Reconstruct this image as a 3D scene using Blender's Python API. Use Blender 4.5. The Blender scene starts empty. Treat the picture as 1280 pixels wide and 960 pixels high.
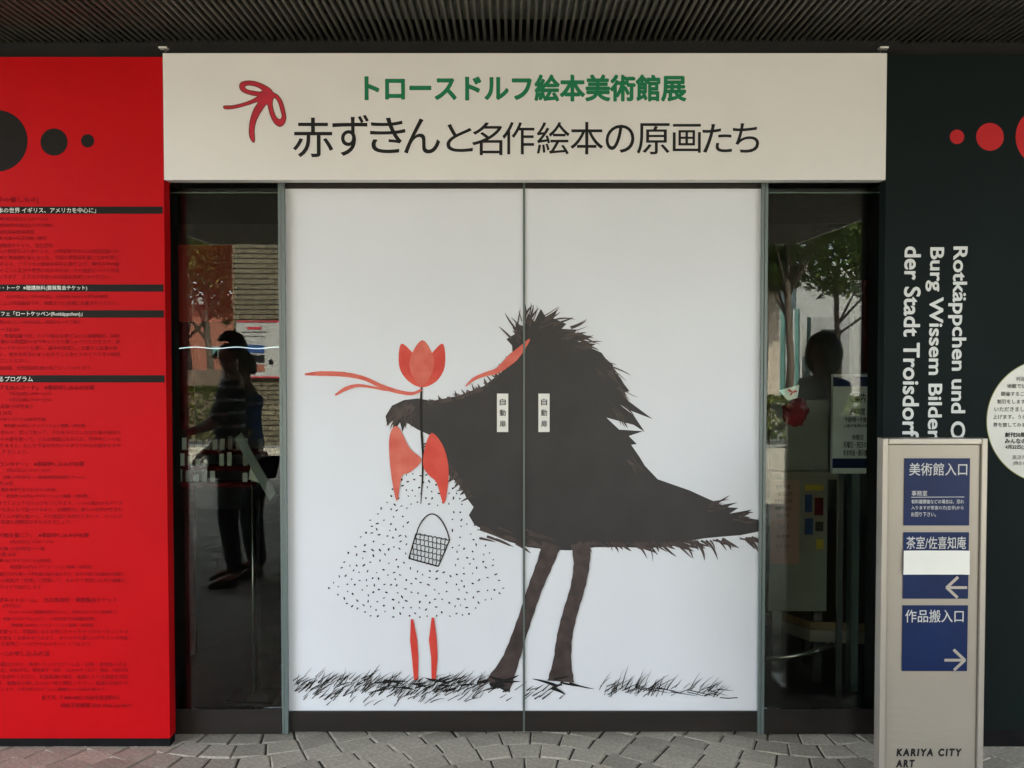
import bpy, bmesh, math, random
from mathutils import Vector, Matrix, Quaternion, noise
R = math.radians
scene = bpy.context.scene
COL = scene.collection

# ---------------------------------------------------------------- camera, sky, sun, exposure
F, PITCH, D, H = 1244.0, R(1.84), 4.147, 1.60
cam_d = bpy.data.cameras.new('camera')
cam_d.sensor_width = 36; cam_d.lens = F / 1280 * 36
cam_d.clip_start = 0.05; cam_d.clip_end = 2000
cam = bpy.data.objects.new('camera', cam_d); COL.objects.link(cam)
cam.location = (0, -D, H); cam.rotation_euler = (R(90) - PITCH, 0, 0)
scene.camera = cam

SUN_EL, SUN_AZ = 50, 22            # the sun stands behind the museum, a little to the right
w = bpy.data.worlds.new('World'); scene.world = w; w.use_nodes = True
nt = w.node_tree; nt.nodes.clear()
sky = nt.nodes.new('ShaderNodeTexSky'); sky.sky_type = 'NISHITA'; sky.sun_disc = False
sky.sun_elevation = R(SUN_EL); sky.sun_rotation = R(SUN_AZ); sky.air_density = 1.0; sky.dust_density = 2.5
bg = nt.nodes.new('ShaderNodeBackground'); bg.inputs[1].default_value = 0.15
wo = nt.nodes.new('ShaderNodeOutputWorld')
hs = nt.nodes.new('ShaderNodeHueSaturation'); hs.inputs['Saturation'].default_value = 0.42     # hazy, milky sky
nt.links.new(sky.outputs[0], hs.inputs['Color']); nt.links.new(hs.outputs[0], bg.inputs[0]); nt.links.new(bg.outputs[0], wo.inputs[0])
sd = bpy.data.lights.new('sun', 'SUN'); sd.energy = 2.6; sd.angle = R(0.5); sd.color = (1, 0.93, 0.82)
sun = bpy.data.objects.new('sun', sd); COL.objects.link(sun)
tos = Vector((math.sin(R(SUN_AZ)) * math.cos(R(SUN_EL)), math.cos(R(SUN_AZ)) * math.cos(R(SUN_EL)), math.sin(R(SUN_EL))))
sun.rotation_euler = tos.to_track_quat('Z', 'Y').to_euler()
sun.location = (0, 5, 20)
scene.view_settings.view_transform = 'Standard'; scene.view_settings.look = 'None'
scene.view_settings.gamma = 1; scene.view_settings.exposure = 3.6
try:
    scene.cycles.use_denoising = True
    scene.cycles.max_bounces = 10; scene.cycles.diffuse_bounces = 5; scene.cycles.transparent_max_bounces = 16
    scene.cycles.caustics_reflective = False
except Exception: pass

# ---------------------------------------------------------------- helpers
def P(u, v, y):
    """photo pixel -> the point where its ray meets the upright plane at depth y"""
    a = -(v - 480) / F; b = (u - 640) / F
    dy = math.cos(PITCH) + a * math.sin(PITCH); dz = -math.sin(PITCH) + a * math.cos(PITCH)
    t = (y + D) / dy
    return Vector((b * t, y, H + dz * t))
def box_px(u0, v0, u1, v1, y):
    vm, um = (v0 + v1) / 2, (u0 + u1) / 2
    return P(u0, vm, y).x, P(u1, vm, y).x, P(um, v1, y).z, P(um, v0, y).z     # x0,x1,z0,z1

def mat(name, col, rough=0.6, var=0.08, scale=8.0, bump=0.0, bscale=60.0, metal=0.0, spec=0.5, coat=0.0, rnd=0.0, col2=None, stretch=None, sub=0.0):
    m = bpy.data.materials.new(name); m.use_nodes = True
    n = m.node_tree.nodes; l = m.node_tree.links
    b = n['Principled BSDF']
    tc = n.new('ShaderNodeTexCoord'); mp = n.new('ShaderNodeMapping')
    l.new(tc.outputs['Object'], mp.inputs[0])
    if stretch: mp.inputs['Scale'].default_value = stretch
    nz = n.new('ShaderNodeTexNoise'); nz.inputs['Scale'].default_value = scale; nz.inputs['Detail'].default_value = 6
    l.new(mp.outputs[0], nz.inputs['Vector'])
    rp = n.new('ShaderNodeValToRGB')
    c2 = col2 if col2 else tuple(min(1, c * (1 + var)) for c in col)
    c1 = tuple(c * (1 - var) for c in col) if not col2 else col
    rp.color_ramp.elements[0].position = 0.3; rp.color_ramp.elements[1].position = 0.7
    rp.color_ramp.elements[0].color = (*c1, 1); rp.color_ramp.elements[1].color = (*c2, 1)
    l.new(nz.outputs[0], rp.inputs[0])
    out = rp.outputs[0]
    if rnd:
        oi = n.new('ShaderNodeObjectInfo') if rnd > 0 else n.new('ShaderNodeNewGeometry')
        src = oi.outputs['Random'] if rnd > 0 else oi.outputs['Random Per Island']
        mr = n.new('ShaderNodeMapRange'); mr.inputs[3].default_value = 1 - abs(rnd); mr.inputs[4].default_value = 1 + abs(rnd)
        l.new(src, mr.inputs[0])
        mx = n.new('ShaderNodeVectorMath'); mx.operation = 'SCALE'
        l.new(out, mx.inputs[0]); l.new(mr.outputs[0], mx.inputs['Scale']); out = mx.outputs[0]
    l.new(out, b.inputs['Base Color'])
    b.inputs['Roughness'].default_value = rough; b.inputs['Metallic'].default_value = metal
    b.inputs['Specular IOR Level'].default_value = spec; b.inputs['Coat Weight'].default_value = coat
    b.inputs['Coat Roughness'].default_value = 0.08
    if sub: b.inputs['Subsurface Weight'].default_value = sub
    if bump:
        n2 = n.new('ShaderNodeTexNoise'); n2.inputs['Scale'].default_value = bscale; n2.inputs['Detail'].default_value = 8
        l.new(mp.outputs[0], n2.inputs['Vector'])
        bp = n.new('ShaderNodeBump'); bp.inputs['Strength'].default_value = bump; bp.inputs['Distance'].default_value = 0.01
        l.new(n2.outputs[0], bp.inputs['Height']); l.new(bp.outputs[0], b.inputs['Normal'])
    return m
def glass(name, ior, tint):
    m = bpy.data.materials.new(name); m.use_nodes = True
    n = m.node_tree.nodes; l = m.node_tree.links; n.clear()
    o = n.new('ShaderNodeOutputMaterial'); mx = n.new('ShaderNodeMixShader'); t = n.new('ShaderNodeBsdfTransparent')
    g = n.new('ShaderNodeBsdfGlossy'); f = n.new('ShaderNodeFresnel'); f.inputs[0].default_value = ior
    t.inputs[0].default_value = (*tint, 1); g.inputs['Roughness'].default_value = 0.0
    nz = n.new('ShaderNodeTexNoise'); nz.inputs['Scale'].default_value = 1.3
    tc = n.new('ShaderNodeTexCoord'); l.new(tc.outputs['Object'], nz.inputs['Vector'])
    bp = n.new('ShaderNodeBump'); bp.inputs['Strength'].default_value = 0.06; bp.inputs['Distance'].default_value = 0.01
    l.new(nz.outputs[0], bp.inputs['Height']); l.new(bp.outputs[0], g.inputs['Normal'])
    l.new(f.outputs[0], mx.inputs[0]); l.new(t.outputs[0], mx.inputs[1]); l.new(g.outputs[0], mx.inputs[2]); l.new(mx.outputs[0], o.inputs[0])
    return m
def emis(name, col, s):
    m = bpy.data.materials.new(name); m.use_nodes = True
    b = m.node_tree.nodes['Principled BSDF']; b.inputs['Emission Color'].default_value = (*col, 1); b.inputs['Emission Strength'].default_value = s
    return m
def ringmat(name, c1, c2, k, wid=0.2, phase=0.0):      # printed / woven horizontal stripes
    m = mat(name, c1, 0.85, 0.1)
    n = m.node_tree.nodes; l = m.node_tree.links; b = n['Principled BSDF']
    tc = n.new('ShaderNodeTexCoord'); sp = n.new('ShaderNodeSeparateXYZ'); l.new(tc.outputs['Object'], sp.inputs[0])
    a = n.new('ShaderNodeMath'); a.operation = 'MULTIPLY_ADD'; a.inputs[1].default_value = k; a.inputs[2].default_value = phase; l.new(sp.outputs['Z'], a.inputs[0])
    f = n.new('ShaderNodeMath'); f.operation = 'FRACT'; l.new(a.outputs[0], f.inputs[0])
    g = n.new('ShaderNodeMath'); g.operation = 'LESS_THAN'; g.inputs[1].default_value = wid; l.new(f.outputs[0], g.inputs[0])
    mx = n.new('ShaderNodeMix'); mx.data_type = 'RGBA'; l.new(g.outputs[0], mx.inputs[0])
    mx.inputs[6].default_value = (*c1, 1); mx.inputs[7].default_value = (*c2, 1); l.new(mx.outputs[2], b.inputs['Base Color'])
    return m

def link(name, me, m=None, parent=None, loc=None):
    o = bpy.data.objects.new(name, me); COL.objects.link(o)
    if m is not None and me is not None and not me.materials: me.materials.append(m)
    if parent: o.parent = parent
    if loc: o.location = loc
    return o
def thing(name, label, cat, loc=(0, 0, 0), group=None, rz=0):
    o = bpy.data.objects.new(name, None); COL.objects.link(o); o.empty_display_size = 0.1
    o.location = loc; o.rotation_euler = (0, 0, rz); o['label'] = label; o['category'] = cat
    if group: o['group'] = group
    return o
def tag(o, label=None, cat=None, group=None, kind=None):
    for k, v in (('label', label), ('category', cat), ('group', group), ('kind', kind)):
        if v: o[k] = v
    return o
def bm_box(bm, x0, x1, y0, y1, z0, z1, bev=0.0):
    vs = [bm.verts.new((x, y, z)) for z in (z0, z1) for y in (y0, y1) for x in (x0, x1)]
    fs = [bm.faces.new([vs[i] for i in q]) for q in ((0, 2, 3, 1), (4, 5, 7, 6), (0, 1, 5, 4), (2, 6, 7, 3), (0, 4, 6, 2), (1, 3, 7, 5))]
    if bev:
        es = list({e for f in fs for e in f.edges})
        bmesh.ops.bevel(bm, geom=es, offset=bev, segments=2, affect='EDGES', profile=0.6)
def to_mesh(bm, name='m', smooth=False):
    me = bpy.data.meshes.new(name); bm.normal_update(); bm.to_mesh(me); bm.free()
    if smooth:
        for p in me.polygons: p.use_smooth = True
    return me
def box(name, b, m, parent=None, bev=0.0):
    bm = bmesh.new(); x0, x1, y0, y1, z0, z1 = b; bm_box(bm, x0, x1, y0, y1, z0, z1, bev)
    return link(name, to_mesh(bm, name), m, parent)
def tube_bm(bm, pts, r, n=8):
    pts = [Vector(p) for p in pts]; rings = []
    for i, p in enumerate(pts):
        d = (pts[min(i + 1, len(pts) - 1)] - pts[max(i - 1, 0)]).normalized()
        a = d.orthogonal().normalized() if i == 0 else (rings_a - d * rings_a.dot(d)).normalized()
        rings_a = a; b = d.cross(a)
        rr = r[i] if isinstance(r, (list, tuple)) else r
        rings.append([bm.verts.new(p + (a * math.cos(t) + b * math.sin(t)) * rr) for t in [2 * math.pi * k / n for k in range(n)]])
    for A, B in zip(rings, rings[1:]):
        for k in range(n): bm.faces.new((A[k], A[(k + 1) % n], B[(k + 1) % n], B[k]))
    bm.faces.new(rings[0][::-1]); bm.faces.new(rings[-1])
def tube(name, pts, r, m, parent=None, n=8):
    bm = bmesh.new(); tube_bm(bm, pts, r, n); return link(name, to_mesh(bm, name, True), m, parent)

def loops_mesh(loops, y, splitx=None):
    """filled flat print from closed loops of photo pixels, on the upright plane y (holes by even-odd)"""
    c = bpy.data.curves.new('c', 'CURVE'); c.dimensions = '2D'; c.fill_mode = 'BOTH'
    for lp in loops:
        s = c.splines.new('POLY'); s.points.add(len(lp) - 1); s.use_cyclic_u = True
        for q, (u, v) in zip(s.points, lp):
            p = P(u, v, y); q.co = (p.x, p.z, 0, 1)
    o = bpy.data.objects.new('c', c); COL.objects.link(o)
    dg = bpy.context.evaluated_depsgraph_get()
    me = bpy.data.meshes.new_from_object(o.evaluated_get(dg))
    bpy.data.objects.remove(o); bpy.data.curves.remove(c)
    me.transform(Matrix(((1, 0, 0, 0), (0, 0, -1, y), (0, 1, 0, 0), (0, 0, 0, 1))))
    me.materials.clear()
    return me
def smooth_loop(pts, n=5):
    out = []; L = len(pts)
    for i in range(L):
        p0, p1, p2, p3 = [Vector(pts[(i + k) % L]) for k in (-1, 0, 1, 2)]
        for k in range(n):
            t = k / n
            q = 0.5 * ((2 * p1) + (p2 - p0) * t + (2 * p0 - 5 * p1 + 4 * p2 - p3) * t * t + (3 * p1 - p0 - 3 * p2 + p3) * t ** 3)
            out.append((q.x, q.y))
    return out
def join_meshes(mes, name):
    bm = bmesh.new()
    for me in mes:
        bm.from_mesh(me); bpy.data.meshes.remove(me)
    for f in bm.faces: f.material_index = 0
    return to_mesh(bm, name)
def split_at(me, x, left):
    bm = bmesh.new(); bm.from_mesh(me)
    bmesh.ops.bisect_plane(bm, geom=bm.verts[:] + bm.edges[:] + bm.faces[:], plane_co=(x, 0, 0), plane_no=(1, 0, 0), clear_outer=left, clear_inner=not left)
    return to_mesh(bm, 'half')
def text_mesh(body, box_, y, bold=0.0, rot=0, res=3, keep=None, shear=0.0, space=1.0):
    """lettering fitted to the photo box (u0,v0,u1,v1); keep='r' keeps proportions and aligns right, 'l' left"""
    c = bpy.data.curves.new('t', 'FONT'); c.body = body; c.size = 1; c.resolution_u = res; c.shear = shear; c.space_character = space
    o = bpy.data.objects.new('t', c); COL.objects.link(o)
    dg = bpy.context.evaluated_depsgraph_get()
    me = bpy.data.meshes.new_from_object(o.evaluated_get(dg))
    bpy.data.objects.remove(o); bpy.data.curves.remove(c)
    if rot: me.transform(Matrix.Rotation(R(rot), 4, 'Z'))
    xs = [v.co.x for v in me.vertices]; ys = [v.co.y for v in me.vertices]
    a0, a1, b0, b1 = min(xs) - bold, max(xs) + bold, min(ys) - bold, max(ys) + bold
    if bold:       # heavier weight: a rounded band of width 2*bold along every outline
        bm = bmesh.new(); bm.from_mesh(me); rr_ = random.Random(1); bw_ = bold
        segs = [(e.verts[0].co.copy(), e.verts[1].co.copy()) for e in bm.edges if len(e.link_faces) == 1]
        seen = set()
        for p, q in segs:
            d = q - p
            if d.length < 1e-5: continue
            n_ = Vector((-d.y, d.x, 0)).normalized() * bw_; zz = Vector((0, 0, rr_.uniform(.0001, .0009)))
            bm.faces.new([bm.verts.new(v) for v in (p + n_ + zz, p - n_ + zz, q - n_ + zz, q + n_ + zz)])
            if res > 2 and (round(p.x, 3), round(p.y, 3)) not in seen:
                seen.add((round(p.x, 3), round(p.y, 3))); zz = Vector((0, 0, rr_.uniform(.0001, .0009)))
                bm.faces.new([bm.verts.new(p + zz + Vector((math.cos(t) * bw_, math.sin(t) * bw_, 0))) for t in [k * math.pi / 4 for k in range(8)]])
        bmesh.ops.recalc_face_normals(bm, faces=bm.faces); bm.to_mesh(me); bm.free()
    x0, x1, z0, z1 = box_px(*box_, y)
    sy = (z1 - z0) / (b1 - b0); sx = sy if keep else (x1 - x0) / (a1 - a0)
    if keep == 'r': x0 = x1 - (a1 - a0) * sx
    for v in me.vertices:
        v.co = (x0 + (v.co.x - a0) * sx, y - v.co.z * .9, z0 + (v.co.y - b0) * sy)
    me.materials.clear()
    return me
def strokes_bm(bm, st, y, jit=0.0015):
    """brush lines: each (points, width or list of widths) in photo pixels"""
    for k, (pts, wd) in enumerate(st):
        yy = y - jit * ((k * 37) % 101) / 101
        prev = None; n = len(pts)
        for i, p in enumerate(pts):
            p = Vector(p); d = Vector(pts[min(i + 1, n - 1)]) - Vector(pts[max(i - 1, 0)])
            if d.length < 1e-6: d = Vector((1, 0))
            nn = Vector((-d.y, d.x)).normalized()
            ww = (wd[i] if isinstance(wd, (list, tuple)) else wd) / 2
            a, b = p + nn * ww, p - nn * ww
            cur = (bm.verts.new(P(a.x, a.y, yy)), bm.verts.new(P(b.x, b.y, yy)))
            if prev: bm.faces.new((prev[0], prev[1], cur[1], cur[0]))
            prev = cur
def strokes_mesh(st, y, jit=0.0015):
    bm = bmesh.new(); strokes_bm(bm, st, y, jit)
    bmesh.ops.recalc_face_normals(bm, faces=bm.faces)
    return to_mesh(bm, 'strokes')
def disc_loop(u, v, r, n=48): return [(u + r * math.cos(2 * math.pi * k / n), v + r * math.sin(2 * math.pi * k / n)) for k in range(n)]

# ---------------------------------------------------------------- materials
M = {}
M['stone'] = mat('paving_stone_granite', (0.44, 0.40, 0.315), 0.85, 0.22, 55, 0.35, 140, rnd=0.2)
M['stone_far'] = mat('paving_granite', (0.41, 0.375, 0.295), 0.85, 0.25, 30, 0.3, 140, rnd=-0.32)
M['joint'] = mat('joint_sand', (0.05, 0.046, 0.038), 0.95, 0.2, 20, 0.4, 90)
M['ground'] = mat('ground_asphalt', (0.16, 0.155, 0.14), 0.9, 0.2, 3, 0.2, 60)
M['red'] = mat('red_painted_board', (0.50, 0.001, 0.004), 0.55, 0.05, 3, 0.02, 300, spec=0.12)
M['redtext'] = mat('dark_red_ink', (0.17, 0.006, 0.010), 0.7, 0.1, spec=0.1)
M['green'] = mat('dark_green_painted_board', (0.0042, 0.0092, 0.0088), 0.6, 0.1, 3, 0.02, 300, spec=0.12)
M['white'] = mat('white_board', (0.78, 0.76, 0.725), 0.55, 0.03, 2.5, 0.02, 200, spec=0.3)
M['black'] = mat('black_board_print', (0.013, 0.011, 0.009), 0.6, 0.1, spec=0.12)
M['skirt'] = mat('black_rubber_skirting', (0.009, 0.0085, 0.009), 0.75, 0.25, 12, 0.05, spec=0.1)
M['ink'] = mat('black_ink', (0.006, 0.006, 0.006), 0.5, 0.1, spec=0.3)
M['teal'] = mat('green_ink', (0.010, 0.20, 0.085), 0.5, 0.05, spec=0.3)
M['ribbon'] = mat('red_ribbon_ink', (0.50, 0.024, 0.045), 0.5, 0.15, 14, spec=0.3)
M['ribbon_edge'] = mat('dark_ribbon_outline', (0.16, 0.03, 0.012), 0.5, 0.1, spec=0.3)
M['brightred'] = mat('red_dot_ink', (0.50, 0.004, 0.006), 0.5, 0.05, spec=0.3)
M['film'] = mat('white_door_film', (0.72, 0.74, 0.765), 0.38, 0.03, 1.5, 0.0, spec=0.35)
M['char'] = mat('charcoal_paint_print', (0.023, 0.021, 0.0215), 0.45, 0.2, 7, spec=0.4)
M['charb'] = mat('brown_black_brush_print', (0.028, 0.020, 0.019), 0.4, 0.3, 18, spec=0.4, col2=(0.075, 0.052, 0.048))
M['wash'] = mat('red_watercolour_print', (0.58, 0.030, 0.022), 0.35, 0.2, 12, spec=0.4, col2=(0.70, 0.085, 0.055))
M['washp'] = mat('pale_red_watercolour_print', (0.60, 0.085, 0.060), 0.35, 0.2, 16, spec=0.4, col2=(0.70, 0.17, 0.12))
M['alu'] = mat('grey_green_glass_edge', (0.12, 0.155, 0.145), 0.3, 0.12, 6, spec=0.6, stretch=(1, 1, 0.2))
M['rail'] = mat('brown_steel_rail', (0.015, 0.011, 0.009), 0.45, 0.3, 5, 0.03, 90, metal=0.25, stretch=(0.4, 1, 3))
M['glass'] = glass('window_glass', 1.50, (0.92, 0.97, 0.94))
M['totem'] = mat('champagne_metal', (0.34, 0.305, 0.25), 0.36, 0.05, 3, 0.01, 200, metal=0.35)
M['totemf'] = mat('champagne_metal_frame', (0.40, 0.365, 0.31), 0.34, 0.04, 3, metal=0.45)
M['groove'] = mat('dark_groove', (0.11, 0.10, 0.08), 0.7, 0.2)
M['blue'] = mat('navy_plate', (0.0015, 0.013, 0.068), 0.35, 0.15, 5, spec=0.25)
M['cream'] = mat('cream_paper', (0.78, 0.77, 0.70), 0.7, 0.03, 10)
M['lettering'] = mat('white_lettering', (0.70, 0.72, 0.70), 0.5, 0.02)
M['silver'] = mat('silver_lettering', (0.55, 0.55, 0.52), 0.4, 0.03)
M['slat'] = mat('grey_ceiling_slat', (0.070, 0.068, 0.054), 0.5, 0.3, 30, 0.05, 100, rnd=0.10, stretch=(1, 0.12, 1))
M['backing'] = mat('grey_ceiling_backing', (0.16, 0.16, 0.13), 0.6, 0.1)
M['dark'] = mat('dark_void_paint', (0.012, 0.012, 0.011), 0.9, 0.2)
M['shadowwall'] = mat('dark_painted_wall', (0.02, 0.02, 0.02), 0.9, 0.15)
M['concrete'] = mat('concrete_facade', (0.30, 0.29, 0.27), 0.85, 0.12, 2, 0.1)
M['fascia'] = mat('metal_fascia', (0.42, 0.42, 0.40), 0.4, 0.05, metal=0.3)
M['roomwall'] = mat('room_wall_paint', (0.22, 0.22, 0.19), 0.9, 0.1)
M['roomfloor'] = mat('room_floor', (0.05, 0.045, 0.038), 0.4, 0.15, 4)
M['wood'] = mat('wooden_top', (0.20, 0.125, 0.06), 0.45, 0.25, 5, 0.05, stretch=(1, 9, 1))
M['steel'] = mat('brushed_steel', (0.5, 0.5, 0.48), 0.25, 0.05, metal=0.9)
M['brick'] = mat('khaki_brick', (0.15, 0.13, 0.08), 0.9, 0.15, 25, 0.3, 60, rnd=0.2)
M['brick_far'] = mat('khaki_brick_mass', (0.15, 0.13, 0.08), 0.9, 0.15, 25, 0.3, 60, rnd=-0.2)
M['mortar'] = mat('dark_mortar', (0.02, 0.018, 0.014), 0.95, 0.1, 20)
M['bark'] = mat('tree_bark', (0.11, 0.085, 0.06), 0.95, 0.3, 12, 0.6, 25, stretch=(1, 1, 0.25))
M['leaf'] = mat('green_leaves', (0.040, 0.080, 0.016), 0.6, 0.3, 2.0, rnd=-0.55, col2=(0.115, 0.15, 0.03))
M['leafy'] = mat('yellow_green_leaves', (0.085, 0.12, 0.02), 0.6, 0.3, 2.0, rnd=-0.5, col2=(0.19, 0.20, 0.05))
M['orange'] = mat('orange_render', (0.27, 0.10, 0.06), 0.9, 0.08, 2)
M['pale'] = mat('pale_render', (0.38, 0.375, 0.345), 0.85, 0.05, 2)
M['greyb'] = mat('grey_render', (0.28, 0.28, 0.26), 0.85, 0.06, 2)
M['teal_glass'] = mat('green_tinted_windows', (0.08, 0.20, 0.17), 0.15, 0.2, 1.5, spec=0.8)
M['skin'] = mat('skin', (0.42, 0.25, 0.17), 0.55, 0.06, 10, sub=0.0)
M['hair'] = mat('dark_brown_hair', (0.035, 0.022, 0.014), 0.55, 0.3, 60, 0.3, 120)
M['denim'] = mat('dark_trousers', (0.022, 0.024, 0.028), 0.9, 0.2, 30, 0.2, 90)
M['coat'] = mat('grey_coat', (0.42, 0.43, 0.38), 0.95, 0.12, 15, 0.2, 80)
M['bluecloth'] = mat('blue_jersey', (0.02, 0.06, 0.19), 0.85, 0.12, 15)
M['maroon'] = mat('maroon_cloth', (0.11, 0.008, 0.010), 0.95, 0.3, 12, 0.3, 60, spec=0.1)
M['shoe'] = mat('black_shoe_leather', (0.02, 0.018, 0.016), 0.4, 0.2)
M['stripe'] = ringmat('dark_striped_shirt', (0.016, 0.016, 0.022), (0.55, 0.57, 0.62), 11.0, 0.22)
M['pinkp'] = mat('pink_paper', (0.52, 0.30, 0.26), 0.8, 0.05)
M['yellowp'] = mat('yellow_ink', (0.60, 0.42, 0.05), 0.7, 0.1)

# ================================================================= THE SETTING
# ---- paving: arcs of small granite setts, each laid with an open joint
rng = random.Random(4)
L_, A_, X0_ = 2.42, 0.27, 0.06
def wave(x, r):      # row height: setts follow broad arcs
    return A_ * math.cos(2 * math.pi * (x - X0_) / L_)
def wslope(x): return -A_ * 2 * math.pi / L_ * math.sin(2 * math.pi * (x - X0_) / L_)
def sett_poly(i, r):
    rr = random.Random(i * 7919 + r * 104729)
    off = 0.5 * (r % 2) + 0.13 * math.sin(r * 1.7)
    wdt, ht = 0.124, 0.132
    def corner(a, b):
        x = (i + off + a) * wdt; y0 = b * ht
        # joints stand square to the arc
        x2 = x - wslope(x) * (b - r - 0.5) * ht * 0.8
        return Vector((x2, y0 + wave(x, r)))
    q = [corner(0, r), corner(1, r), corner(1, r + 1), corner(0, r + 1)]
    c = sum(q, Vector((0, 0))) / 4
    out = []
    for p in q:
        d = p - c
        k = 1 - 0.0035 / max(d.length, 0.03) - rr.uniform(0, 0.014)
        out.append(c + d * k + Vector((rr.uniform(-.0028, .0028), rr.uniform(-.0028, .0028))))
    return c, out, rr
def add_sett(bm, poly, c, rr, z=0.0, origin=Vector((0, 0))):
    dz = [rr.uniform(-0.0025, 0.0015) for _ in range(4)]
    n = 4; bot, mid, top = [], [], []
    for k, p in enumerate(poly):
        q = p - origin; cc = c - origin; inn = cc + (q - cc) * 0.91
        bot.append(bm.verts.new((q.x, q.y, z - 0.016))); mid.append(bm.verts.new((q.x, q.y, z - 0.006 + dz[k])))
        top.append(bm.verts.new((inn.x, inn.y, z + dz[k])))
    for A, B in ((bot, mid), (mid, top)):
        for k in range(n): bm.faces.new((A[k], A[(k + 1) % n], B[(k + 1) % n], B[k]))
    bm.faces.new(top)
bm = bmesh.new(); bm_box(bm, -7, 7, -12.75, 0.3, -0.06, -0.0065)
pave = link('pavement', to_mesh(bm, 'pavement'), M['joint']); pave['kind'] = 'structure'
bm_far = bmesh.new(); cells = []
for r in range(-96, 6):
    for i in range(-58, 58):
        c, q, rr = sett_poly(i, r)
        if max(p.y for p in q) > 0.29 or c.y < -12.6 or abs(c.x) > 6.8: continue
        du = abs(c.x) / (c.y + D) * F if c.y > -1.2 else 9999
        if -0.56 < c.y < 0.09 and abs(c.x) < 2.3: cells.append((c.y, c, q, rr))
        else: add_sett(bm_far, q, c, rr)
cells.sort(key=lambda t: abs(t[0] + .2))
for k, (cy, c, q, rr) in enumerate(cells):
    if k < 298:
        bm = bmesh.new(); add_sett(bm, q, c, rr, origin=c)
        link('paving_stone', to_mesh(bm, 'paving_stone'), M['stone'], pave, (c.x, c.y, 0))
    else: add_sett(bm_far, q, c, rr)
o = link('paving_stones', to_mesh(bm_far, 'paving_stones'), M['stone_far'], pave); o['kind'] = 'stuff'
bm = bmesh.new()
vs = [bm.verts.new(p) for p in ((-400, -400, -0.07), (400, -400, -0.07), (400, 400, -0.07), (-400, 400, -0.07))]; bm.faces.new(vs)
link('ground', to_mesh(bm, 'ground'), M['ground'])['kind'] = 'structure'

# ---- museum front: doorway plane y = 0, boards stand 16 cm ahead of it
YP, TH = -0.16, 0.068
XL = P(209, 600, YP).x; XR = P(1104, 500, YP).x
wall = thing('museum_front_wall', 'dark museum front wall behind the red and dark green boards, above the doors', 'wall')
box('wall_left_side', (-9, XL - 0.10, 0.0, 0.30, 0, 2.70), M['shadowwall'], wall).name = 'wall_panel'
box('wall_panel', (XR + 0.10, 9, 0.0, 0.30, 0, 2.70), M['shadowwall'], wall)
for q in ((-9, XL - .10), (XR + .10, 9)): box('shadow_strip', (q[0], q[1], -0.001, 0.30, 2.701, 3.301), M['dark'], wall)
box('lintel', (XL - 0.098, XR + 0.098, -0.02, 0.28, 2.36, 3.30), M['dark'], wall)
box('upper_wall', (-9, 9, 0.01, 0.31, 3.302, 8.0), M['concrete'], wall)
box('door_head', (XL - 0.097, XR + 0.097, 0.04, 0.26, 2.32, 2.359), M['dark'], wall)
# room behind the glass
room = box('interior_floor', (-3.5, 3.5, 0.305, 6, -0.05, -0.008), M['roomfloor']); room['kind'] = 'structure'
for nm, b in (('interior_back_wall', (-3.6, 3.6, 6, 6.1, -.2, 8.0)), ('interior_side_wall', (-3.6, -3.5, 0.312, 5.999, -.2, 8.0)), ('interior_side_wall', (3.5, 3.6, 0.312, 5.999, -.2, 8.0))):
    box(nm, b, M['roomwall'])['kind'] = 'structure'
box('museum_roof', (-9, 9, 0.01, 6.2, 8.001, 8.2), M['concrete'], wall)
box('interior_ceiling', (-3.5, 3.5, 0.305, 6, 2.9, 2.95), M['roomwall'])['kind'] = 'structure'

# unseen walls added left and right to cut the side skylight on the front
box('left_shade_wall', (-5.9, -5.5, -2.2, -0.001, -.05, 6.0), M['concrete']); tag(bpy.data.objects['left_shade_wall'], 'unseen concrete wall left of the red board, added to block side skylight', 'wall')
box('right_shade_wall', (5.4, 5.8, -4.5, -0.001, -.05, 5.0), M['greyb']); tag(bpy.data.objects['right_shade_wall'], 'unseen grey wall far to the right of the dark green board, added to block side skylight', 'wall')
# ---- canopy with fine slats running out from the wall
canopy = bpy.data.objects.new('canopy_ceiling', None); COL.objects.link(canopy); canopy['kind'] = 'structure'
HC = 2.872; CX0, CX1, CY = -3.5, 3.31, -7.6
box('roof_slab', (CX0, CX1, CY, 0.009, 3.305, 3.42), M['concrete'], canopy)
box('backing_board', (CX0 + .01, CX1 - .01, CY + .02, -0.20, HC + 0.0315, HC + 0.045), M['backing'], canopy)
for b in ((CX0 - .03, CX0, CY, -0.003, HC - 0.01, 3.42), (CX1, CX1 + .03, CY, -0.003, HC - 0.01, 3.42), (CX0 - .03, CX1 + .03, CY - .03, CY - .001, HC - 0.01, 3.42)):
    box('fascia', b, M['fascia'], canopy)
pitch = 0.0288; bm = bmesh.new()
prof = [(-.0062, .031), (-.0062, .004), (-.0045, .0006), (0, -.0006), (.0045, .0006), (.0062, .004), (.0062, .031)]
ya, yb = CY + 0.02, -0.004
va = [bm.verts.new((x, ya, z)) for x, z in prof]; vb = [bm.verts.new((x, yb, z)) for x, z in prof]
for k in range(len(prof)):
    k2 = (k + 1) % len(prof); bm.faces.new((va[k], vb[k], vb[k2], va[k2]))
bm.faces.new(va[::-1]); bm.faces.new(vb)
slat_me = to_mesh(bm, 'slat'); slat_me.materials.append(M['slat'])
for k in range(int((CX1 - CX0 - 0.03) / pitch)):
    link('slat', slat_me, None, canopy, (CX0 + 0.02 + k * pitch, 0, HC))

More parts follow.
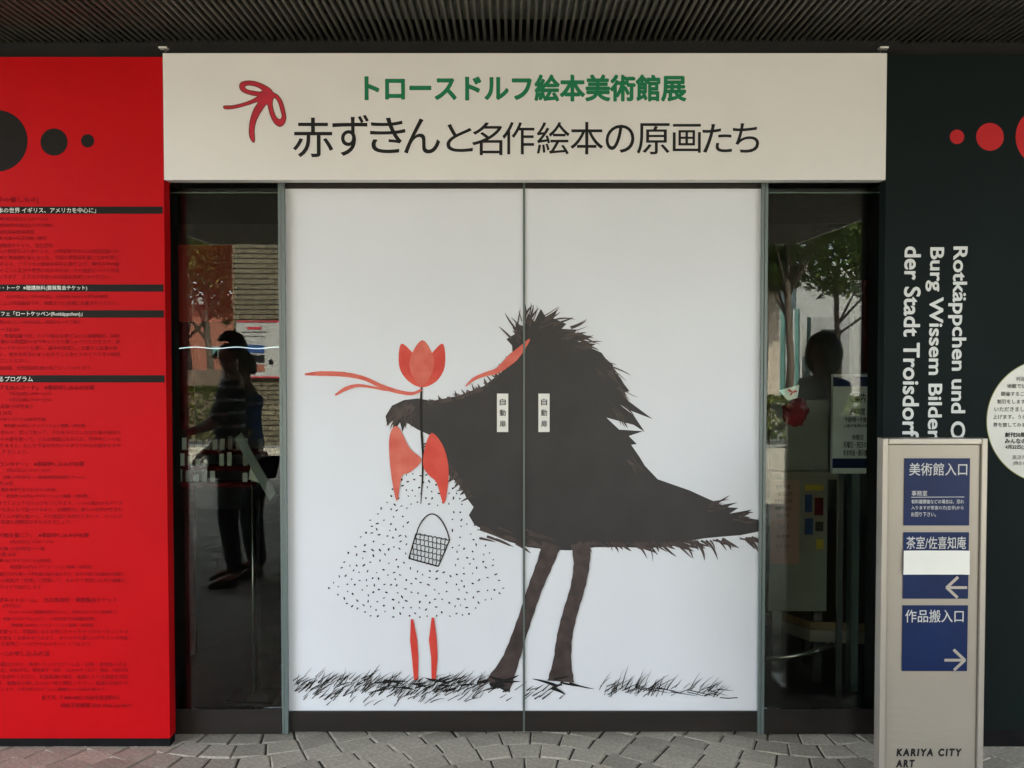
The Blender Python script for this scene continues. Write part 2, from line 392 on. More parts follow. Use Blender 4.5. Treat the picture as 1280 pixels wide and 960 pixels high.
# ================================================================= THE BOARDS
# ---- red programme board
X0 = -3.21
x0, x1, zb, zt = box_px(0, 71, 209, 925, YP)
zt = P(120, 71, YP).z; zb = P(120, 923, YP).z
red = thing('programme_board', 'tall red board left of the doors printed with black dots and four black heading bands', 'display board', (0, 0, 0))
box('board', (X0, XL, YP, YP + TH, zb, zt), M['red'], red, 0.0015)
box('skirting', (X0, XL - .002, YP + .003, YP + TH - .003, 0.0, zb - .0005), M['skirt'], red)
yp = YP - 0.0012
for (u, v, r) in ((-4, 176, 38.5), (67.5, 177.5, 17), (109.5, 176, 8.3)):
    link('black_dot', loops_mesh([disc_loop(u, v, r)], yp), M['black'], red)
bands = ((258.2, 267.2, '「物語から広がる絵本の世界 イギリス、アメリカを中心に」', 120), (355.5, 364.5, 'ギャラリー・トーク  ※聴講無料(要展覧会チケット)', 109),
         (387.8, 397, '特別カフェ「ロートケッペン(Rotkäppchen)」', 103), (469, 478, 'つくってあそんでみるプログラム', 41))
for v0, v1, t, ue in bands:
    u1 = 205.5; a = P(0, v0, yp)
    x1_ = XL - 0.006
    b0, b1 = P(100, v1, yp).z, P(100, v0, yp).z
    bd = box('heading_band', (X0 + 0.12, x1_, yp - .0004, YP - .0004, b0, b1), M['black'], red)
    link('heading_text', text_mesh(t, (0, v0 + 1.3, ue, v1 - 1.0), yp - .0014, 0.010, 0, 2, 'r'), M['cream'], bd)
rows = [(250, 48, '[会期中の催しもの]', 9), (274, 60, '日時 5月20日(土) 13:30〜15:00'), (282, 66, '講師 香曽我部秀幸(梅花女子大学教授)'), (290, 43, '会場 刈谷市美術館研修室'), (298, 58, '定員 先着60名(受付順・無料)'),
 (307, 66, '要展覧会観覧券チケット、当日受付'), (314, 148, 'グリムの昔話をはじめとした、19世紀後半から20世紀初頭にか'), (322, 148, 'けて絵本の黄金期を迎えました。今回の展覧会を通して本を楽し'),
 (330, 149, 'み、イギリス、アメリカの絵本を中心に取り上げ、時代の中の絵'), (338, 149, '本がどのように広がり世界に知られたか、その歴史についてお話'), (346, 139, 'していただきます。スライドを使ったお話もお楽しみください。'),
 (371, 135, '4月29日(土)、5月14日(日)、28日(日) 14:00より約30分程度'), (379, 148, '当館学芸員による作品解説です。時間までに会場にお集まりください。'),
 (403, 100, '4月29日(土)〜6月4日(日)、休館日をのぞく毎日'), (412, 24, '10:00〜16:00'), (420, 149, '会場 茶室・佐喜知庵では、ドイツ風なお菓子などを期間限定、特別'), (427, 150, 'お茶室の静かな雰囲気の中でゆっくりと楽しんでいただきます。展'),
 (435, 147, '示とあわせて、ロートケッペンと題し、絵本を用意し、お菓子と紅茶の後'), (443, 150, 'さらに、絵本を片手にゆったりとしたひとときくつろぎの時間'), (451, 36, 'をお過ごしください。'), (460, 115, '茶室使用料別途、定員各回先着20名となっております。'),
 (484.5, 118, 'A「とびだすえほんカード」  ※事前申し込みが必要', 6.2), (492.5, 64, '5月3日(祝) 10:00〜12:00'), (500, 64, '5月5日(祝) 13:00〜15:00'), (508, 42, '対象 小学生以上'), (516, 14, '定員 20名'), (524.5, 57, '講師 よねづゆうすけさん(絵本作家)'),
 (532.5, 107, '参加費 500円(レクリエーション保険・材料費)'), (540.5, 151, 'たくさんの仕掛けの図案を組み合わせ、切って貼って、それをもとにした切り抜き絵本を'), (549, 151, '仲間と一緒に楽しくつくります。色とりどりの紙を使って、どんな物語になるのか、世界中に一つだ'),
 (557, 151, 'けの絵本ができあがりますよ。みんなであなただけのオリジナルな絵本をぜひ'), (564.5, 35, 'つくりましょう。'), (580, 105, 'B「ガラスでランタナー」  ※事前申し込みが必要', 6.2), (588, 63, '5月13日(土) 10:30〜12:00'), (597, 106, '対象 小学3年生〜一般(要展覧会観覧チケット)'),
 (604, 16, '定員 20名'), (612.5, 70, '講師 坂本千弘さん(ガラス作家)'), (620.5, 110, '参加費 500円(レクリエーション保険・材料費)'), (629, 153, '色とりどりのガラスを使って、絵本にでてくるようなランプをつくります。一つの明かりもすてき'),
 (637, 153, 'ですが、いくつもみんなで並べてみると、幻想的な、美しい世界が生まれ'), (645.5, 153, 'ます。今回のガラスの絵を描いて、その作品にも灯をともして、そこには'), (652.5, 90, '不思議な雰囲気がひろがるでしょう。'),
 (669, 111, 'C「ひかりで絵を描こう」  ※事前申し込みが必要', 6.2), (677.5, 67, '5月20日(土) 10:00〜15:00'), (686, 56, '対象 小学4年生〜一般'), (693, 20, '定員 20名'), (701, 64, '講師 山口マサカズさん(美術家)'), (709, 115, '参加費 500円(レクリエーション保険・材料費)'),
 (718, 157, '絵筆の代わりに懐中電灯や光を使って不思議な絵を描きます。自分で描いた(画材)を撮影し'), (725.5, 157, 'ていきます。楽しい道具が「会場」に登場して、あわせて参加した人の画像を'), (734, 54, 'スライドで紹介します。'),
 (750, 146, 'D「マグネットルーム」  当日参加可・要展覧会チケット', 6.2), (757.5, 26, '6月3日(土)'), (765.5, 147, '13:00〜15:00の間随時受付(ただし、材料がなくなり次第終了)'), (774, 119, '対象 どなたでも(ただし、小学生以下は保護者同伴)'), (782, 117, '参加費 300円(レクリエーション保険・材料費)'),
 (789.5, 160, 'いろんなかたちのマグネットを使って、冷蔵庫にはるお気に入りのキャラクターをつくりま'), (797.5, 160, 'す。色や形をくみあわせてみよう。オリジナル楽しいデザインの作品'), (805, 115, 'にする世界に一つだけのものをつくってみよう。'),
 (817, 62, 'A〜Cの申し込み方法', 7), (830.5, 158, '往復はがきに、参加したいプログラム名・日時・参加者の氏名'), (838, 160, '(保護者名)、年齢(学年)、郵便番号・住所、TEL/FAXをご記入・電話、刈谷市美'), (846, 160, '術館までお送りください。定員超過の場合、抽選により当選者を決定'),
 (854, 160, 'いたします。複数名の申し込みは一枚に明記ください。結果はお知らせ'), (862, 133, 'いたします。〆切は各プログラムの開催日の10日前(必着)まで。')]
rt = [text_mesh(r[2], (0, r[0] - (r[3] if len(r) > 3 else 5.4) / 2, r[1], r[0] + (r[3] if len(r) > 3 else 5.4) / 2), yp, 0.006 if len(r) > 3 else 0.0, 0, 1, 'r') for r in rows]
rt.append(text_mesh('あて先  〒448-0852 刈谷市住吉町4-5', (52, 868.8, 150, 875.2), yp, 0.004, 0, 1))
rt.append(text_mesh('刈谷市美術館 FAX 0566-26-0511', (75, 878.5, 163, 885), yp, 0.004, 0, 1))
link('printed_text', join_meshes(rt, 'printed_text'), M['redtext'], red)

# ---- white title board
x0, x1, z0, z1 = box_px(207, 66.5, 1102, 225, YP)
x0 = XL + 0.0015; x1 = XR - 0.0015
ttl = thing('title_board', 'long white title board with red bow, green line and black Japanese title, above the doors', 'sign')
box('board', (x0, x1, YP - .002, YP + TH - .004, z0, z1), M['white'], ttl, 0.0015)
yt = YP - 0.0032
link('green_lettering', text_mesh('トロースドルフ絵本美術館展', (455.5, 93, 858, 127), yt, 0.036, 0, 4), M['teal'], ttl)
link('black_lettering', join_meshes([text_mesh(c_, b_, yt, 0.004, 0, 5) for c_, b_ in (
    ('赤', (366, 147, 416.5, 196.5)), ('ず', (415.5, 143.5, 461, 195)), ('き', (462.5, 147, 507, 191.5)), ('ん', (505, 148, 550, 192)),
    ('と', (558, 155, 591, 190)), ('名', (590, 153, 628, 194)), ('作', (628, 152.5, 668, 193)), ('絵', (671, 152.5, 712, 193)), ('本', (713, 152.5, 754, 193)),
    ('の', (757, 156, 793, 191)), ('原', (796, 154, 837, 193)), ('画', (841, 155, 876, 191)), ('た', (878, 155, 915, 191)), ('ち', (916, 154, 949, 191)))], 'black_lettering'), M['ink'], ttl)
def bowpx(pts): return smooth_loop([(260 + a / 3.556, 60 + b / 3.556) for a, b in pts], 4)
bow = [(68, 262), (78, 271), (120, 268), (180, 252), (222, 240), (204, 272), (188, 320), (183, 370), (188, 402), (204, 420), (207, 398), (205, 370), (212, 330), (232, 288), (260, 250), (268, 264), (278, 300), (295, 333), (318, 349), (337, 338), (346, 310), (339, 270), (328, 235), (310, 210), (290, 198), (276, 181), (250, 165), (215, 151), (180, 146), (150, 152), (140, 168), (146, 187), (165, 200), (198, 210), (220, 214), (198, 229), (160, 244), (110, 256), (76, 257)]
h1 = [(163, 173), (180, 165), (215, 171), (241, 187), (232, 195), (205, 192), (176, 186)]
h2 = [(290, 226), (300, 223), (314, 245), (324, 280), (329, 303), (321, 317), (306, 311), (293, 286), (286, 250)]
rb = link('red_bow', loops_mesh([bowpx(bow), bowpx(h1), bowpx(h2)], yt), M['ribbon'], ttl)
ol = []
for lp in (bow, h1, h2):
    q = bowpx(lp); ol.append((q + [q[0]], 1.1))
link('bow_outline', strokes_mesh(ol, yt - .0008, 0.0002), M['ribbon_edge'], rb)

# ---- dark green board
grn = thing('museum_name_board', 'dark green board right of the doors with red dots and German wording running downwards', 'display board')
zt2 = P(1190, 68.5, YP).z; zb2 = P(1190, 912, YP).z
box('board', (XR, 3.30, YP, YP + TH, zb2, zt2), M['green'], grn, 0.0015)
box('skirting', (XR + .002, 3.30, YP + .003, YP + TH - .003, 0.0, zb2 - .0005), M['skirt'], grn)
for (u, v, r) in ((1196.3, 171, 9), (1237.5, 171, 17.3), (1308, 171, 38.5)):
    link('red_dot', loops_mesh([disc_loop(u, v, r)], yp), M['brightred'], grn)
for t, b in (
    ('Rotkäppchen und O', (1184.5, 308, 1208, 549.5)), ('Burg Wissem Bilder', (1155.8, 309, 1178.5, 549.5)), ('der Stadt Troisdorf', (1129, 308, 1150, 547))):
    link('german_lettering', text_mesh(t, b, yp, 0.022, -90, 4), M['lettering'], grn)
rn = link('round_notice', loops_mesh([disc_loop(1311, 526.5, 78, 96)], yp - .001), M['cream'], grn)
cl = [(473.5, 1270, '刈谷市'), (482.5, 1259, '術館では、'), (492.3, 1251.5, '開催するこの展'), (502, 1246.5, '割引をします。ぜ'), (511.5, 1243, 'いただきましたら'), (521, 1241, '上げます。うららか'), (531, 1241.5, '界を旅してみません')]
tt = [text_mesh(t, (u, v - 2.8, u + 6, v + 2.8), yp - .0022, 0.01, 0, 2, 'l') for v, u, t in cl]
tt += [text_mesh(t, (u, v - 3.2, u + 6, v + 3.2), yp - .0022, 0.03, 0, 2, 'l') for v, u, t in ((543.5, 1256, '創刊50周年'), (551.3, 1256, 'みんなのどう'), (559, 1256.5, '4月22日(土)'))]
tt += [text_mesh(t, (u, v - 2.8, u + 6, v + 2.8), yp - .0022, 0.0, 0, 2, 'l') for v, u, t in ((571.5, 1265.5, '高浜市'), (579.5, 1266, '(問合せ'))]
link('notice_text', join_meshes(tt, 'notice_text'), M['ink'], rn)
ed = [(disc_loop(1311, 526.5, 77.7, 96) + [(1311 + 77.7, 526.5)], 1.0)]
link('notice_rim', strokes_mesh(ed, yp - .0016, 0), M['leafy'], rn)

# ---- hanging hooks between canopy and boards
def hook(u0, u1, up, lab):
    t = thing('hanging_hook', lab, 'hook', (P(up, 60, YP).x, YP + 0.03, P(up, 70, YP).z), 'hooks over the title board')
    base = P(up, 70, YP)
    bx = P(u0, 57, YP).x - base.x, P(u1, 57, YP).x - base.x
    box('plate', (bx[0], bx[1], -0.015, 0.015, 0.036, 0.043), M['cream'], t, 0.001)
    tube('pin', [(0, 0, -0.003), (0, 0, 0.036)], 0.0035, M['steel'], t)
hook(196, 206.3, 204, 'small pale T-shaped hook on top of the red board beside the white title board')
hook(1102.5, 1113, 1103.5, 'small pale T-shaped hook on top of the dark green board beside the white title board')

# ================================================================= DOORS AND WINDOWS
XC = P(655, 560, 0).x; XD0 = P(358, 560, 0).x; XD1 = P(950.5, 560, 0).x
ZF0 = P(655, 888, 0).z; ZF1 = P(655, 236, 0).z; ZTOP = 2.318; ZW1 = P(655, 234.5, 0).z
def door(left):
    a, b = (XD0, XC - 0.004) if left else (XC + 0.004, XD1)
    t = thing('sliding_door', 'left-hand sliding door, white picture film with red ribbons, scattered dots and small basket' if left else
              'right-hand sliding door, white picture film filled by a black ragged shape reaching its right edge', 'door', (0, 0, 0))
    pane = box('glass_pane', (a, b, -0.002, 0.010, ZF0, ZF1), M['alu'], t)
    f = box('picture_film', (a + .0005, b - .0005, -0.0035, -0.0021, ZF0 + .0005, ZF1 - .0005), M['film'], t)
    box('bottom_rail', (a, b, -0.014, 0.022, 0.006, ZF0 - .0005), M['rail'], t, 0.001)
    box('top_rail', (a, b, -0.010, 0.020, ZF1 + .0005, ZTOP), M['rail'], t, 0.001)
    e0, e1 = (b + .0003, b + .0036) if left else (a - .0036, a - .0003)
    box('edge_seal', (e0, e1, -0.012, 0.012, 0.008, ZTOP - .001), M['alu'], t)
    return t, f
dl, fl = door(True); dr, fr = door(False)

YA = -0.0046
rg = random.Random(11)
def place(me, name, m, y_only=None):
    """a print that crosses both leaves is cut at their meeting edge"""
    xs = [v.co.x for v in me.vertices]
    if min(xs) < XC - .004: 
        h = split_at(me, XC - 0.0042, True); link(name, h, m, fl)
    if max(xs) > XC + .004:
        h = split_at(me, XC + 0.0042, False); link(name, h, m, fr)
# a plain stand-in picture: dark windblown bush on two trunks, red blossom with ribbons, seeds, pot, grass
mass = [(484, 532), (482, 520), (490, 507), (505, 500), (522, 498), (540, 501), (572, 495), (604, 483), (626, 466), (641, 447), (640, 432), (633, 424), (646, 416), (644, 404), (655, 408), (660, 392), (668, 402), (676, 386), (682, 396), (697, 387), (692, 398), (708, 405), (702, 411),
 (722, 412), (716, 418), (741, 420), (722, 427), (745, 430), (737, 434), (752, 441), (757, 448), (766, 456), (768, 464), (776, 473), (780, 480), (787, 489), (779, 491), (781, 498), (800, 512), (816, 524), (790, 514), (775, 506), (792, 519), (806, 540), (792, 531), (758, 522), (774, 537), (804, 539),
 (786, 545), (796, 555), (789, 556), (800, 572), (806, 582), (822, 599), (862, 613), (884, 623), (902, 631), (922, 628), (908, 634), (923, 635), (912, 642), (940, 637), (926, 646), (950, 650), (950, 664), (926, 669), (900, 671), (880, 673), (862, 676), (840, 683), (812, 685), (780, 684), (745, 684),
 (712, 688), (684, 687), (660, 684), (636, 677), (608, 664), (593, 656), (586, 644), (592, 634), (583, 622), (577, 610), (560, 592), (545, 576), (534, 558), (540, 545), (522, 537), (508, 528), (503, 540), (500, 528), (492, 540), (491, 526)]
place(loops_mesh([mass], YA), 'dark_brush_mass', M['char'])
st = []
def curve_(pts, wd, n=6):
    out, ws = [], []
    L = len(pts)
    for i in range(L - 1):
        p0, p1, p2, p3 = [Vector(pts[max(0, min(L - 1, i + k))]) for k in (-1, 0, 1, 2)]
        for k in range(n if i < L - 2 else n + 1):
            t = k / n; q = 0.5 * ((2 * p1) + (p2 - p0) * t + (2 * p0 - 5 * p1 + 4 * p2 - p3) * t * t + (3 * p1 - p0 - 3 * p2 + p3) * t ** 3)
            out.append((q.x, q.y)); ws.append((wd[i] * (1 - t) + wd[i + 1] * t) * (1 + .04 * math.sin(len(ws) * 2.3)))
    return (out, ws)
def hair(u, v, ang, ln, wd, bend=0.0):
    pts = []
    for k in range(5):
        t = k / 4; a = ang + bend * t
        pts.append((u + math.cos(a) * ln * t, v + math.sin(a) * ln * t))
    return (pts, [wd, wd, wd * .8, wd * .55, wd * .12])
for u, v, a, n in ((690, 402, -25, 10), (712, 415, -15, 12), (738, 430, 5, 10), (765, 462, 30, 9), (783, 490, 45, 6), (780, 508, 38, 6), (800, 575, 35, 5), (898, 633, -8, 7), (928, 650, -4, 6), (664, 402, -75, 9), (646, 418, -120, 8)):
    for _ in range(n): st.append(hair(u + rg.gauss(0, 6) - 8 * math.cos(R(a)), v + rg.gauss(0, 5), R(a + rg.gauss(0, 12)), rg.uniform(10, 26), rg.uniform(1, 3.2), rg.uniform(-.3, .3)))
for _ in range(56):
    u = rg.uniform(720, 945); st.append(hair(u, 678 - max(0, (u - 840)) * 0.06, R(rg.uniform(12, 50)), rg.uniform(12, 30) * (1 if u > 780 else .6), rg.uniform(1.5, 5.0), rg.uniform(-.2, .45)))
for _ in range(30): st.append(hair(rg.uniform(495, 520), rg.uniform(500, 522), R(rg.uniform(110, 165)), rg.uniform(12, 26), rg.uniform(1.5, 3.5), -0.3))
for _ in range(46):
    t = rg.random(); a_ = ((534, 553), (545, 573), (562, 590), (586, 625)); k_ = min(2, int(t * 3)); f_ = t * 3 - k_
    st.append(hair(a_[k_][0] + (a_[k_ + 1][0] - a_[k_][0]) * f_ + 5, a_[k_][1] + (a_[k_ + 1][1] - a_[k_][1]) * f_ - 5, R(rg.uniform(95, 165)), rg.uniform(8, 18), rg.uniform(2, 5), rg.uniform(-.3, .3)))
for _ in range(46):
    t = rg.random(); a_ = ((538, 504), (572, 498), (604, 486), (640, 452)); k_ = min(2, int(t * 3)); f_ = t * 3 - k_
    st.append(hair(a_[k_][0] + (a_[k_ + 1][0] - a_[k_][0]) * f_, a_[k_][1] + (a_[k_ + 1][1] - a_[k_][1]) * f_ + 2, R(rg.uniform(-165, -105)), rg.uniform(6, 13), rg.uniform(2, 4), rg.uniform(-.3, .3)))
for _ in range(14): st.append(hair(rg.uniform(595, 680), rg.uniform(655, 680), R(rg.uniform(5, 30)), rg.uniform(20, 40), rg.uniform(2, 5), 0.1))
place(strokes_mesh(st, YA - .0007, .0018), 'brush_fringe', M['charb'])
trunks = []
def taper(pts, wd): trunks.append(curve_(pts, wd, 5))
taper([(690, 680), (681, 705), (669, 735), (658, 768), (647, 800), (637, 828), (622, 858)], [24, 20, 18, 17, 18, 22, 34])
taper([(726, 680), (727, 705), (722, 735), (713, 765), (706, 795), (703, 825), (701, 852)], [25, 20, 18, 18, 19, 22, 34])
for _ in range(18):
    k = rg.randrange(2); b = trunks[k][0]; j = rg.randrange(3, 20); o_ = rg.uniform(-8, 8)
    trunks.append(([(b[i][0] + o_, b[i][1] + rg.uniform(-4, 4)) for i in (j, j + 1, j + 2)], [1.0, 3.0, .8]))
place(strokes_mesh(trunks, YA - .003, .0012), 'brush_trunk', M['charb'])
tw = []
for _ in range(16): tw.append(hair(rg.choice((622, 700)) + rg.uniform(-12, 12), 852 + rg.uniform(-3, 8), R(rg.choice((165, 15, 195, -12)) + rg.uniform(-12, 12)), rg.uniform(12, 34), rg.uniform(2, 4.5), rg.uniform(-.2, .2)))
place(strokes_mesh(tw, YA - .0046, .0006), 'dark_root', M['ink'])
# red blossom, ribbons and leaves
for pt, m_ in (([(527, 484), (510, 476), (499, 458), (501, 430), (515, 440), (527, 455), (530, 470)], 'wash'), ([(527, 484), (545, 477), (556, 458), (554, 430), (541, 440), (529, 456), (525, 470)], 'wash')):
    place(loops_mesh([smooth_loop(pt, 4)], YA if m_ == 'wash' and pt[1][0] < 527 else YA - .0006), 'red_petal', M[m_])
place(loops_mesh([smooth_loop([(527, 483), (513, 464), (514, 444), (528, 425), (541, 444), (541, 464)], 4)], YA - .0012), 'red_petal', M['washp'])
place(strokes_mesh([curve_([(381, 468), (400, 467), (430, 468), (455, 473), (475, 482), (495, 489), (515, 492), (527, 487)], [2, 6, 6, 5, 5, 5, 4, 3]), curve_([(419, 494), (432, 486), (447, 482), (465, 484), (480, 487), (492, 489)], [2, 5, 4, 3, 3, 1]),
    curve_([(582, 483), (592, 474), (606, 468), (622, 463), (640, 448), (652, 436), (662, 424)], [1, 4, 5, 7, 12, 8, 2])], YA - .0036, .0006), 'red_ribbon', M['washp'])
place(strokes_mesh([([(527, 484), (526, 510), (527, 540), (529, 570), (528, 600), (526, 630)], [2.5, 3, 3, 3, 2, .8])], YA - .0022, .0002), 'stem_line', M['ink'])
place(loops_mesh([smooth_loop([(527, 575), (512, 560), (497, 533), (487, 545), (488, 585), (496, 627), (502, 596), (513, 590)], 4)], YA - .003), 'red_leaf', M['washp'])
place(loops_mesh([smooth_loop([(529, 582), (531, 560), (540, 541), (555, 560), (561, 592), (555, 630), (546, 604), (536, 594)], 4)], YA - .0032), 'red_leaf', M['wash'])
place(strokes_mesh([([(515, 774), (517, 800), (519, 822), (520, 850)], [3, 9, 8, 5]), ([(541, 772), (541, 800), (543, 822), (542, 850)], [3, 10, 8, 5])], YA - .0036, .0004), 'red_stem', M['wash'])
# seeds / dots in a bell-shaped cloud
bm = bmesh.new(); pts = []
tries = 0
while len(pts) < 265 and tries < 20000:
    tries += 1
    v = rg.uniform(592, 772); t = (v - 592) / 180
    lo = 506 - 118 * t ** 0.85; hi = 560 + 82 * t ** 0.7
    if t > 0.82: lo += (t - .82) * 420; hi -= (t - .82) * 330
    u = rg.uniform(lo, hi)
    if 511 < u < 565 and 632 < v < 710: continue
    if u > 578 and v < 655: continue
    if any((u - a) ** 2 + (v - b) ** 2 < 49 for a, b in pts): continue
    pts.append((u, v))
for u, v in pts:
    rr, el, an = rg.uniform(.8, 1.35), rg.uniform(1, 1.9), rg.uniform(0, 3.14)
    ring = []
    for k in range(8):
        a = 2 * math.pi * k / 8; x, y = rr * el * math.cos(a), rr / el ** .5 * math.sin(a)
        ring.append(bm.verts.new(P(u + x * math.cos(an) - y * math.sin(an), v + x * math.sin(an) + y * math.cos(an), YA)))
    bm.faces.new(ring[::-1])
place(to_mesh(bm, 'dots'), 'scattered_dots', M['ink'])
# woven pot with handle
wv = []
A, B, C_, E_ = (520, 667), (562, 675), (548, 708), (511, 698)
def bil(s, t):
    top = (A[0] + (B[0] - A[0]) * s, A[1] + (B[1] - A[1]) * s); bot = (E_[0] + (C_[0] - E_[0]) * s, E_[1] + (C_[1] - E_[1]) * s)
    return (top[0] + (bot[0] - top[0]) * t, top[1] + (bot[1] - top[1]) * t)
for j in range(6): wv.append(([bil(s / 16, j / 5 + 0.022 * math.sin(s * 2.6 + j * 1.5)) for s in range(17)], 1.5 if j in (0, 5) else 1.1))
for j in range(8):
    for k in range(5): wv.append(([bil(min(1, (j + .45 * (k % 2)) / 8), k / 5), bil(min(1, (j + .45 * (k % 2) + .30) / 8), (k + 1) / 5)], 1.0))
wv += [([A, E_], 1.6), ([B, C_], 1.6), ([E_, C_], 1.6)]
wv.append(([(520 + (562 - 520) * t, 670 - 30 * math.sin(math.pi * t) ** 0.7 + 5 * t) for t in [k / 16 for k in range(17)]], 1.5))
place(strokes_mesh(wv, YA - .0012, .0015), 'woven_pot_drawing', M['ink'])
gs = []
for _ in range(330):
    u = rg.uniform(366, 600); c_ = 853 + 10 * math.sin(u * .05); v = rg.gauss(862, 9)
    if v > 884 or v < 846: continue
    if u > 560 and v > 878: continue
    gs.append(hair(u, v, R(-rg.uniform(28, 55)), rg.uniform(9, 22), rg.uniform(.6, 1.25), rg.uniform(-.3, .3)))
for _ in range(26): gs.append(hair(rg.uniform(465, 580), rg.uniform(850, 862), R(rg.choice((-8, 172)) + rg.uniform(-22, 22)), rg.uniform(12, 26), rg.uniform(1.4, 3.2), .1))
for _ in range(26): gs.append(hair(rg.uniform(600, 700), rg.uniform(855, 878), R(-rg.uniform(20, 45)), rg.uniform(8, 20), rg.uniform(.9, 1.6)))
for _ in range(85):
    t = rg.random(); gs.append(hair(748 + 150 * t, 868 + rg.uniform(-10, 4), R(-rg.uniform(25, 95 - 40 * t)), rg.uniform(10, 34 - 12 * t), rg.uniform(.6, 1.1), .1))
for _ in range(9): gs.append(hair(rg.uniform(760, 900), rg.uniform(858, 866), R(rg.uniform(5, 20)), rg.uniform(20, 40), 1.1))
gs += [([(900, 872), (910, 873), (922, 872)], 1.1), ([(880, 870), (890, 867), (898, 869)], 1.4)]
place(strokes_mesh(gs, YA - .0012, .003), 'grass_brush_lines', M['ink'])
# paper door stickers
for (u0, u1, par) in ((621.2, 635.3, dl), (673, 687, dr)):
    x0, x1, z0, z1 = box_px(u0, 492, u1, 540, -0.0095)
    s = box('sticker', (x0, x1, -0.0101, -0.0091, z0, z1), M['cream'], par)
    um = (u0 + u1) / 2
    link('sticker_text', join_meshes([text_mesh(ch, (um - 3.7, vc - 4.1, um + 3.9, vc + 4.1), -0.0107, 0.01, 0, 3) for ch, vc in (('自', 502.5), ('動', 516), ('扉', 529.5))], 'sticker_text'), M['ink'], s)

def side_window(u0, u1, lab, left):
    y = -0.028
    xa, xb = P(u0, 560, y).x, P(u1, 560, y).x
    t = thing('side_window', lab, 'window')
    zb_, zt_ = P(655, 886, y).z, 2.30
    box('glass_pane', (xa, xb, y, y + 0.010, zb_, zt_), M['glass'], t)
    box('bottom_rail', (xa, xb, y - 0.008, y + 0.02, 0.004, zb_ - .0005), M['rail'], t, 0.001)
    box('top_rail', (xa, xb, y - 0.006, y + 0.02, zt_ + .0005, 2.345), M['rail'], t)
    e = (P(350, 560, y).x, P(358.3, 560, y).x) if left else (P(949.8, 560, y).x, P(957.3, 560, y).x)
    w3 = (e[1] - e[0])
    box('edge_profile', (e[0], e[0] + w3 * .45, y - .004, y + .014, 0.003, 2.35), M['alu'], t, .0008)
    box('edge_profile', (e[0] + w3 * .50, e[1], y - .008, y + .010, 0.003, 2.35), M['alu'], t, .0008)
    xm = P(222 if left else 1092, 560, y).x
    box('joint_line', (xa, xb, y + .0105, y + .013, P(655, 241, y).z, P(655, 239.5, y).z), M['alu'], t)
side_window(200, 349.8, 'tall glass side window between the red board and the left-hand sliding door', True)
side_window(957.6, 1112, 'tall glass side window between the right-hand sliding door and the dark green board', False)

# ================================================================= FREESTANDING DIRECTION SIGN
YT = -0.647
X0t, X1t = P(1101, 700, YT).x, P(1232, 700, YT).x; ZT = P(1170, 548, YT).z
tot = thing('direction_sign', 'champagne metal freestanding sign with navy plates standing in front of the dark green board', 'sign')
box('core', (X0t + .004, X1t - .004, YT + .006, YT + .045, 0.03, ZT - .004), M['totem'], tot)
box('base_plate', (X0t - .04, X1t + .04, YT - .08, YT + .13, 0.0, 0.03), M['steel'], tot, .003)
fw = 0.021
for b in ((X0t, X0t + fw, YT - .006, YT + .048, 0.03, ZT), (X1t - fw, X1t, YT - .006, YT + .048, 0.03, ZT), (X0t + fw + .0004, X1t - fw - .0004, YT - .0065, YT + .0485, ZT - fw, ZT)):
    box('frame', b, M['totemf'], tot, .0035)
for b in ((X0t + fw + .001, X0t + fw + .0026, YT + .0045, YT + .0058, 0.03, ZT - fw - .001), (X1t - fw - .0026, X1t - fw - .001, YT + .0045, YT + .0058, 0.03, ZT - fw - .001), (X0t + fw + .003, X1t - fw - .003, YT + .0045, YT + .0058, ZT - fw - .003, ZT - fw - .001)):
    box('groove', b, M['groove'], tot)
px0, px1 = P(1129.5, 700, YT).x, P(1211, 700, YT).x
def plate(v0, v1):
    return box('navy_plate', (px0, px1, YT + .0008, YT + .0058, P(1170, v1, YT).z, P(1170, v0, YT).z), M['blue'], tot, .0006)
yq = YT + .0002
p1 = plate(573, 657); p2 = plate(665.5, 748.5); p3 = plate(757, 839)
link('plate_text', join_meshes([text_mesh('美術館入口', (1136.5, 578.5, 1209, 594.5), yq, .006, 0, 4), text_mesh('事務室', (1139.5, 613.2, 1159, 619.8), yq, .006, 0, 3),
    text_mesh('有料展開催などの場合は、恐れ', (1139.2, 624.3, 1205, 629.7), yq, .012, 0, 2), text_mesh('入りますが茶室の方(左手)から', (1139, 632.2, 1204.5, 637.8), yq, .012, 0, 2), text_mesh('お回り下さい。', (1138.8, 640.2, 1170, 645.8), yq, .012, 0, 2),
    strokes_mesh([([(1139, 621.6), (1205.3, 621.2)], .8)], yq, 0)], 'plate_text'), M['silver'], p1)
link('plate_text', text_mesh('茶室/佐喜知庵', (1133, 670.5, 1207.5, 686.3), yq, .006, 0, 4), M['silver'], p2)
def arrow(u, v, s):   # shaft runs from the plate's edge to the head
    hx = u + s * 26
    return strokes_mesh([([(u, v), (hx, v)], 3.4), ([(u, v + .4), (u + s * 14.5, v - 13.2)], 3.6), ([(u, v - .4), (u + s * 14, v + 12.6)], 3.6)], yq, .0004)
link('arrow', arrow(1183, 734.5, 1), M['totemf'], p2); link('arrow', arrow(1206.5, 825.2, -1), M['totemf'], p3)
link('plate_text', text_mesh('作品搬入口', (1131.5, 762, 1204.5, 778), yq, .006, 0, 4), M['silver'], p3)
bm = bmesh.new(); xa, xb = px0 - .002, px1 + .001; za, zb_ = P(1170, 718, YT).z, P(1170, 688, YT).z
g = [[bm.verts.new((xa + (xb - xa) * i / 8, YT - .0014 - .0016 * abs(math.sin(i * .9 + j)) - (.003 if i in (0, 8) else 0), za + (zb_ - za) * j / 4)) for i in range(9)] for j in range(5)]
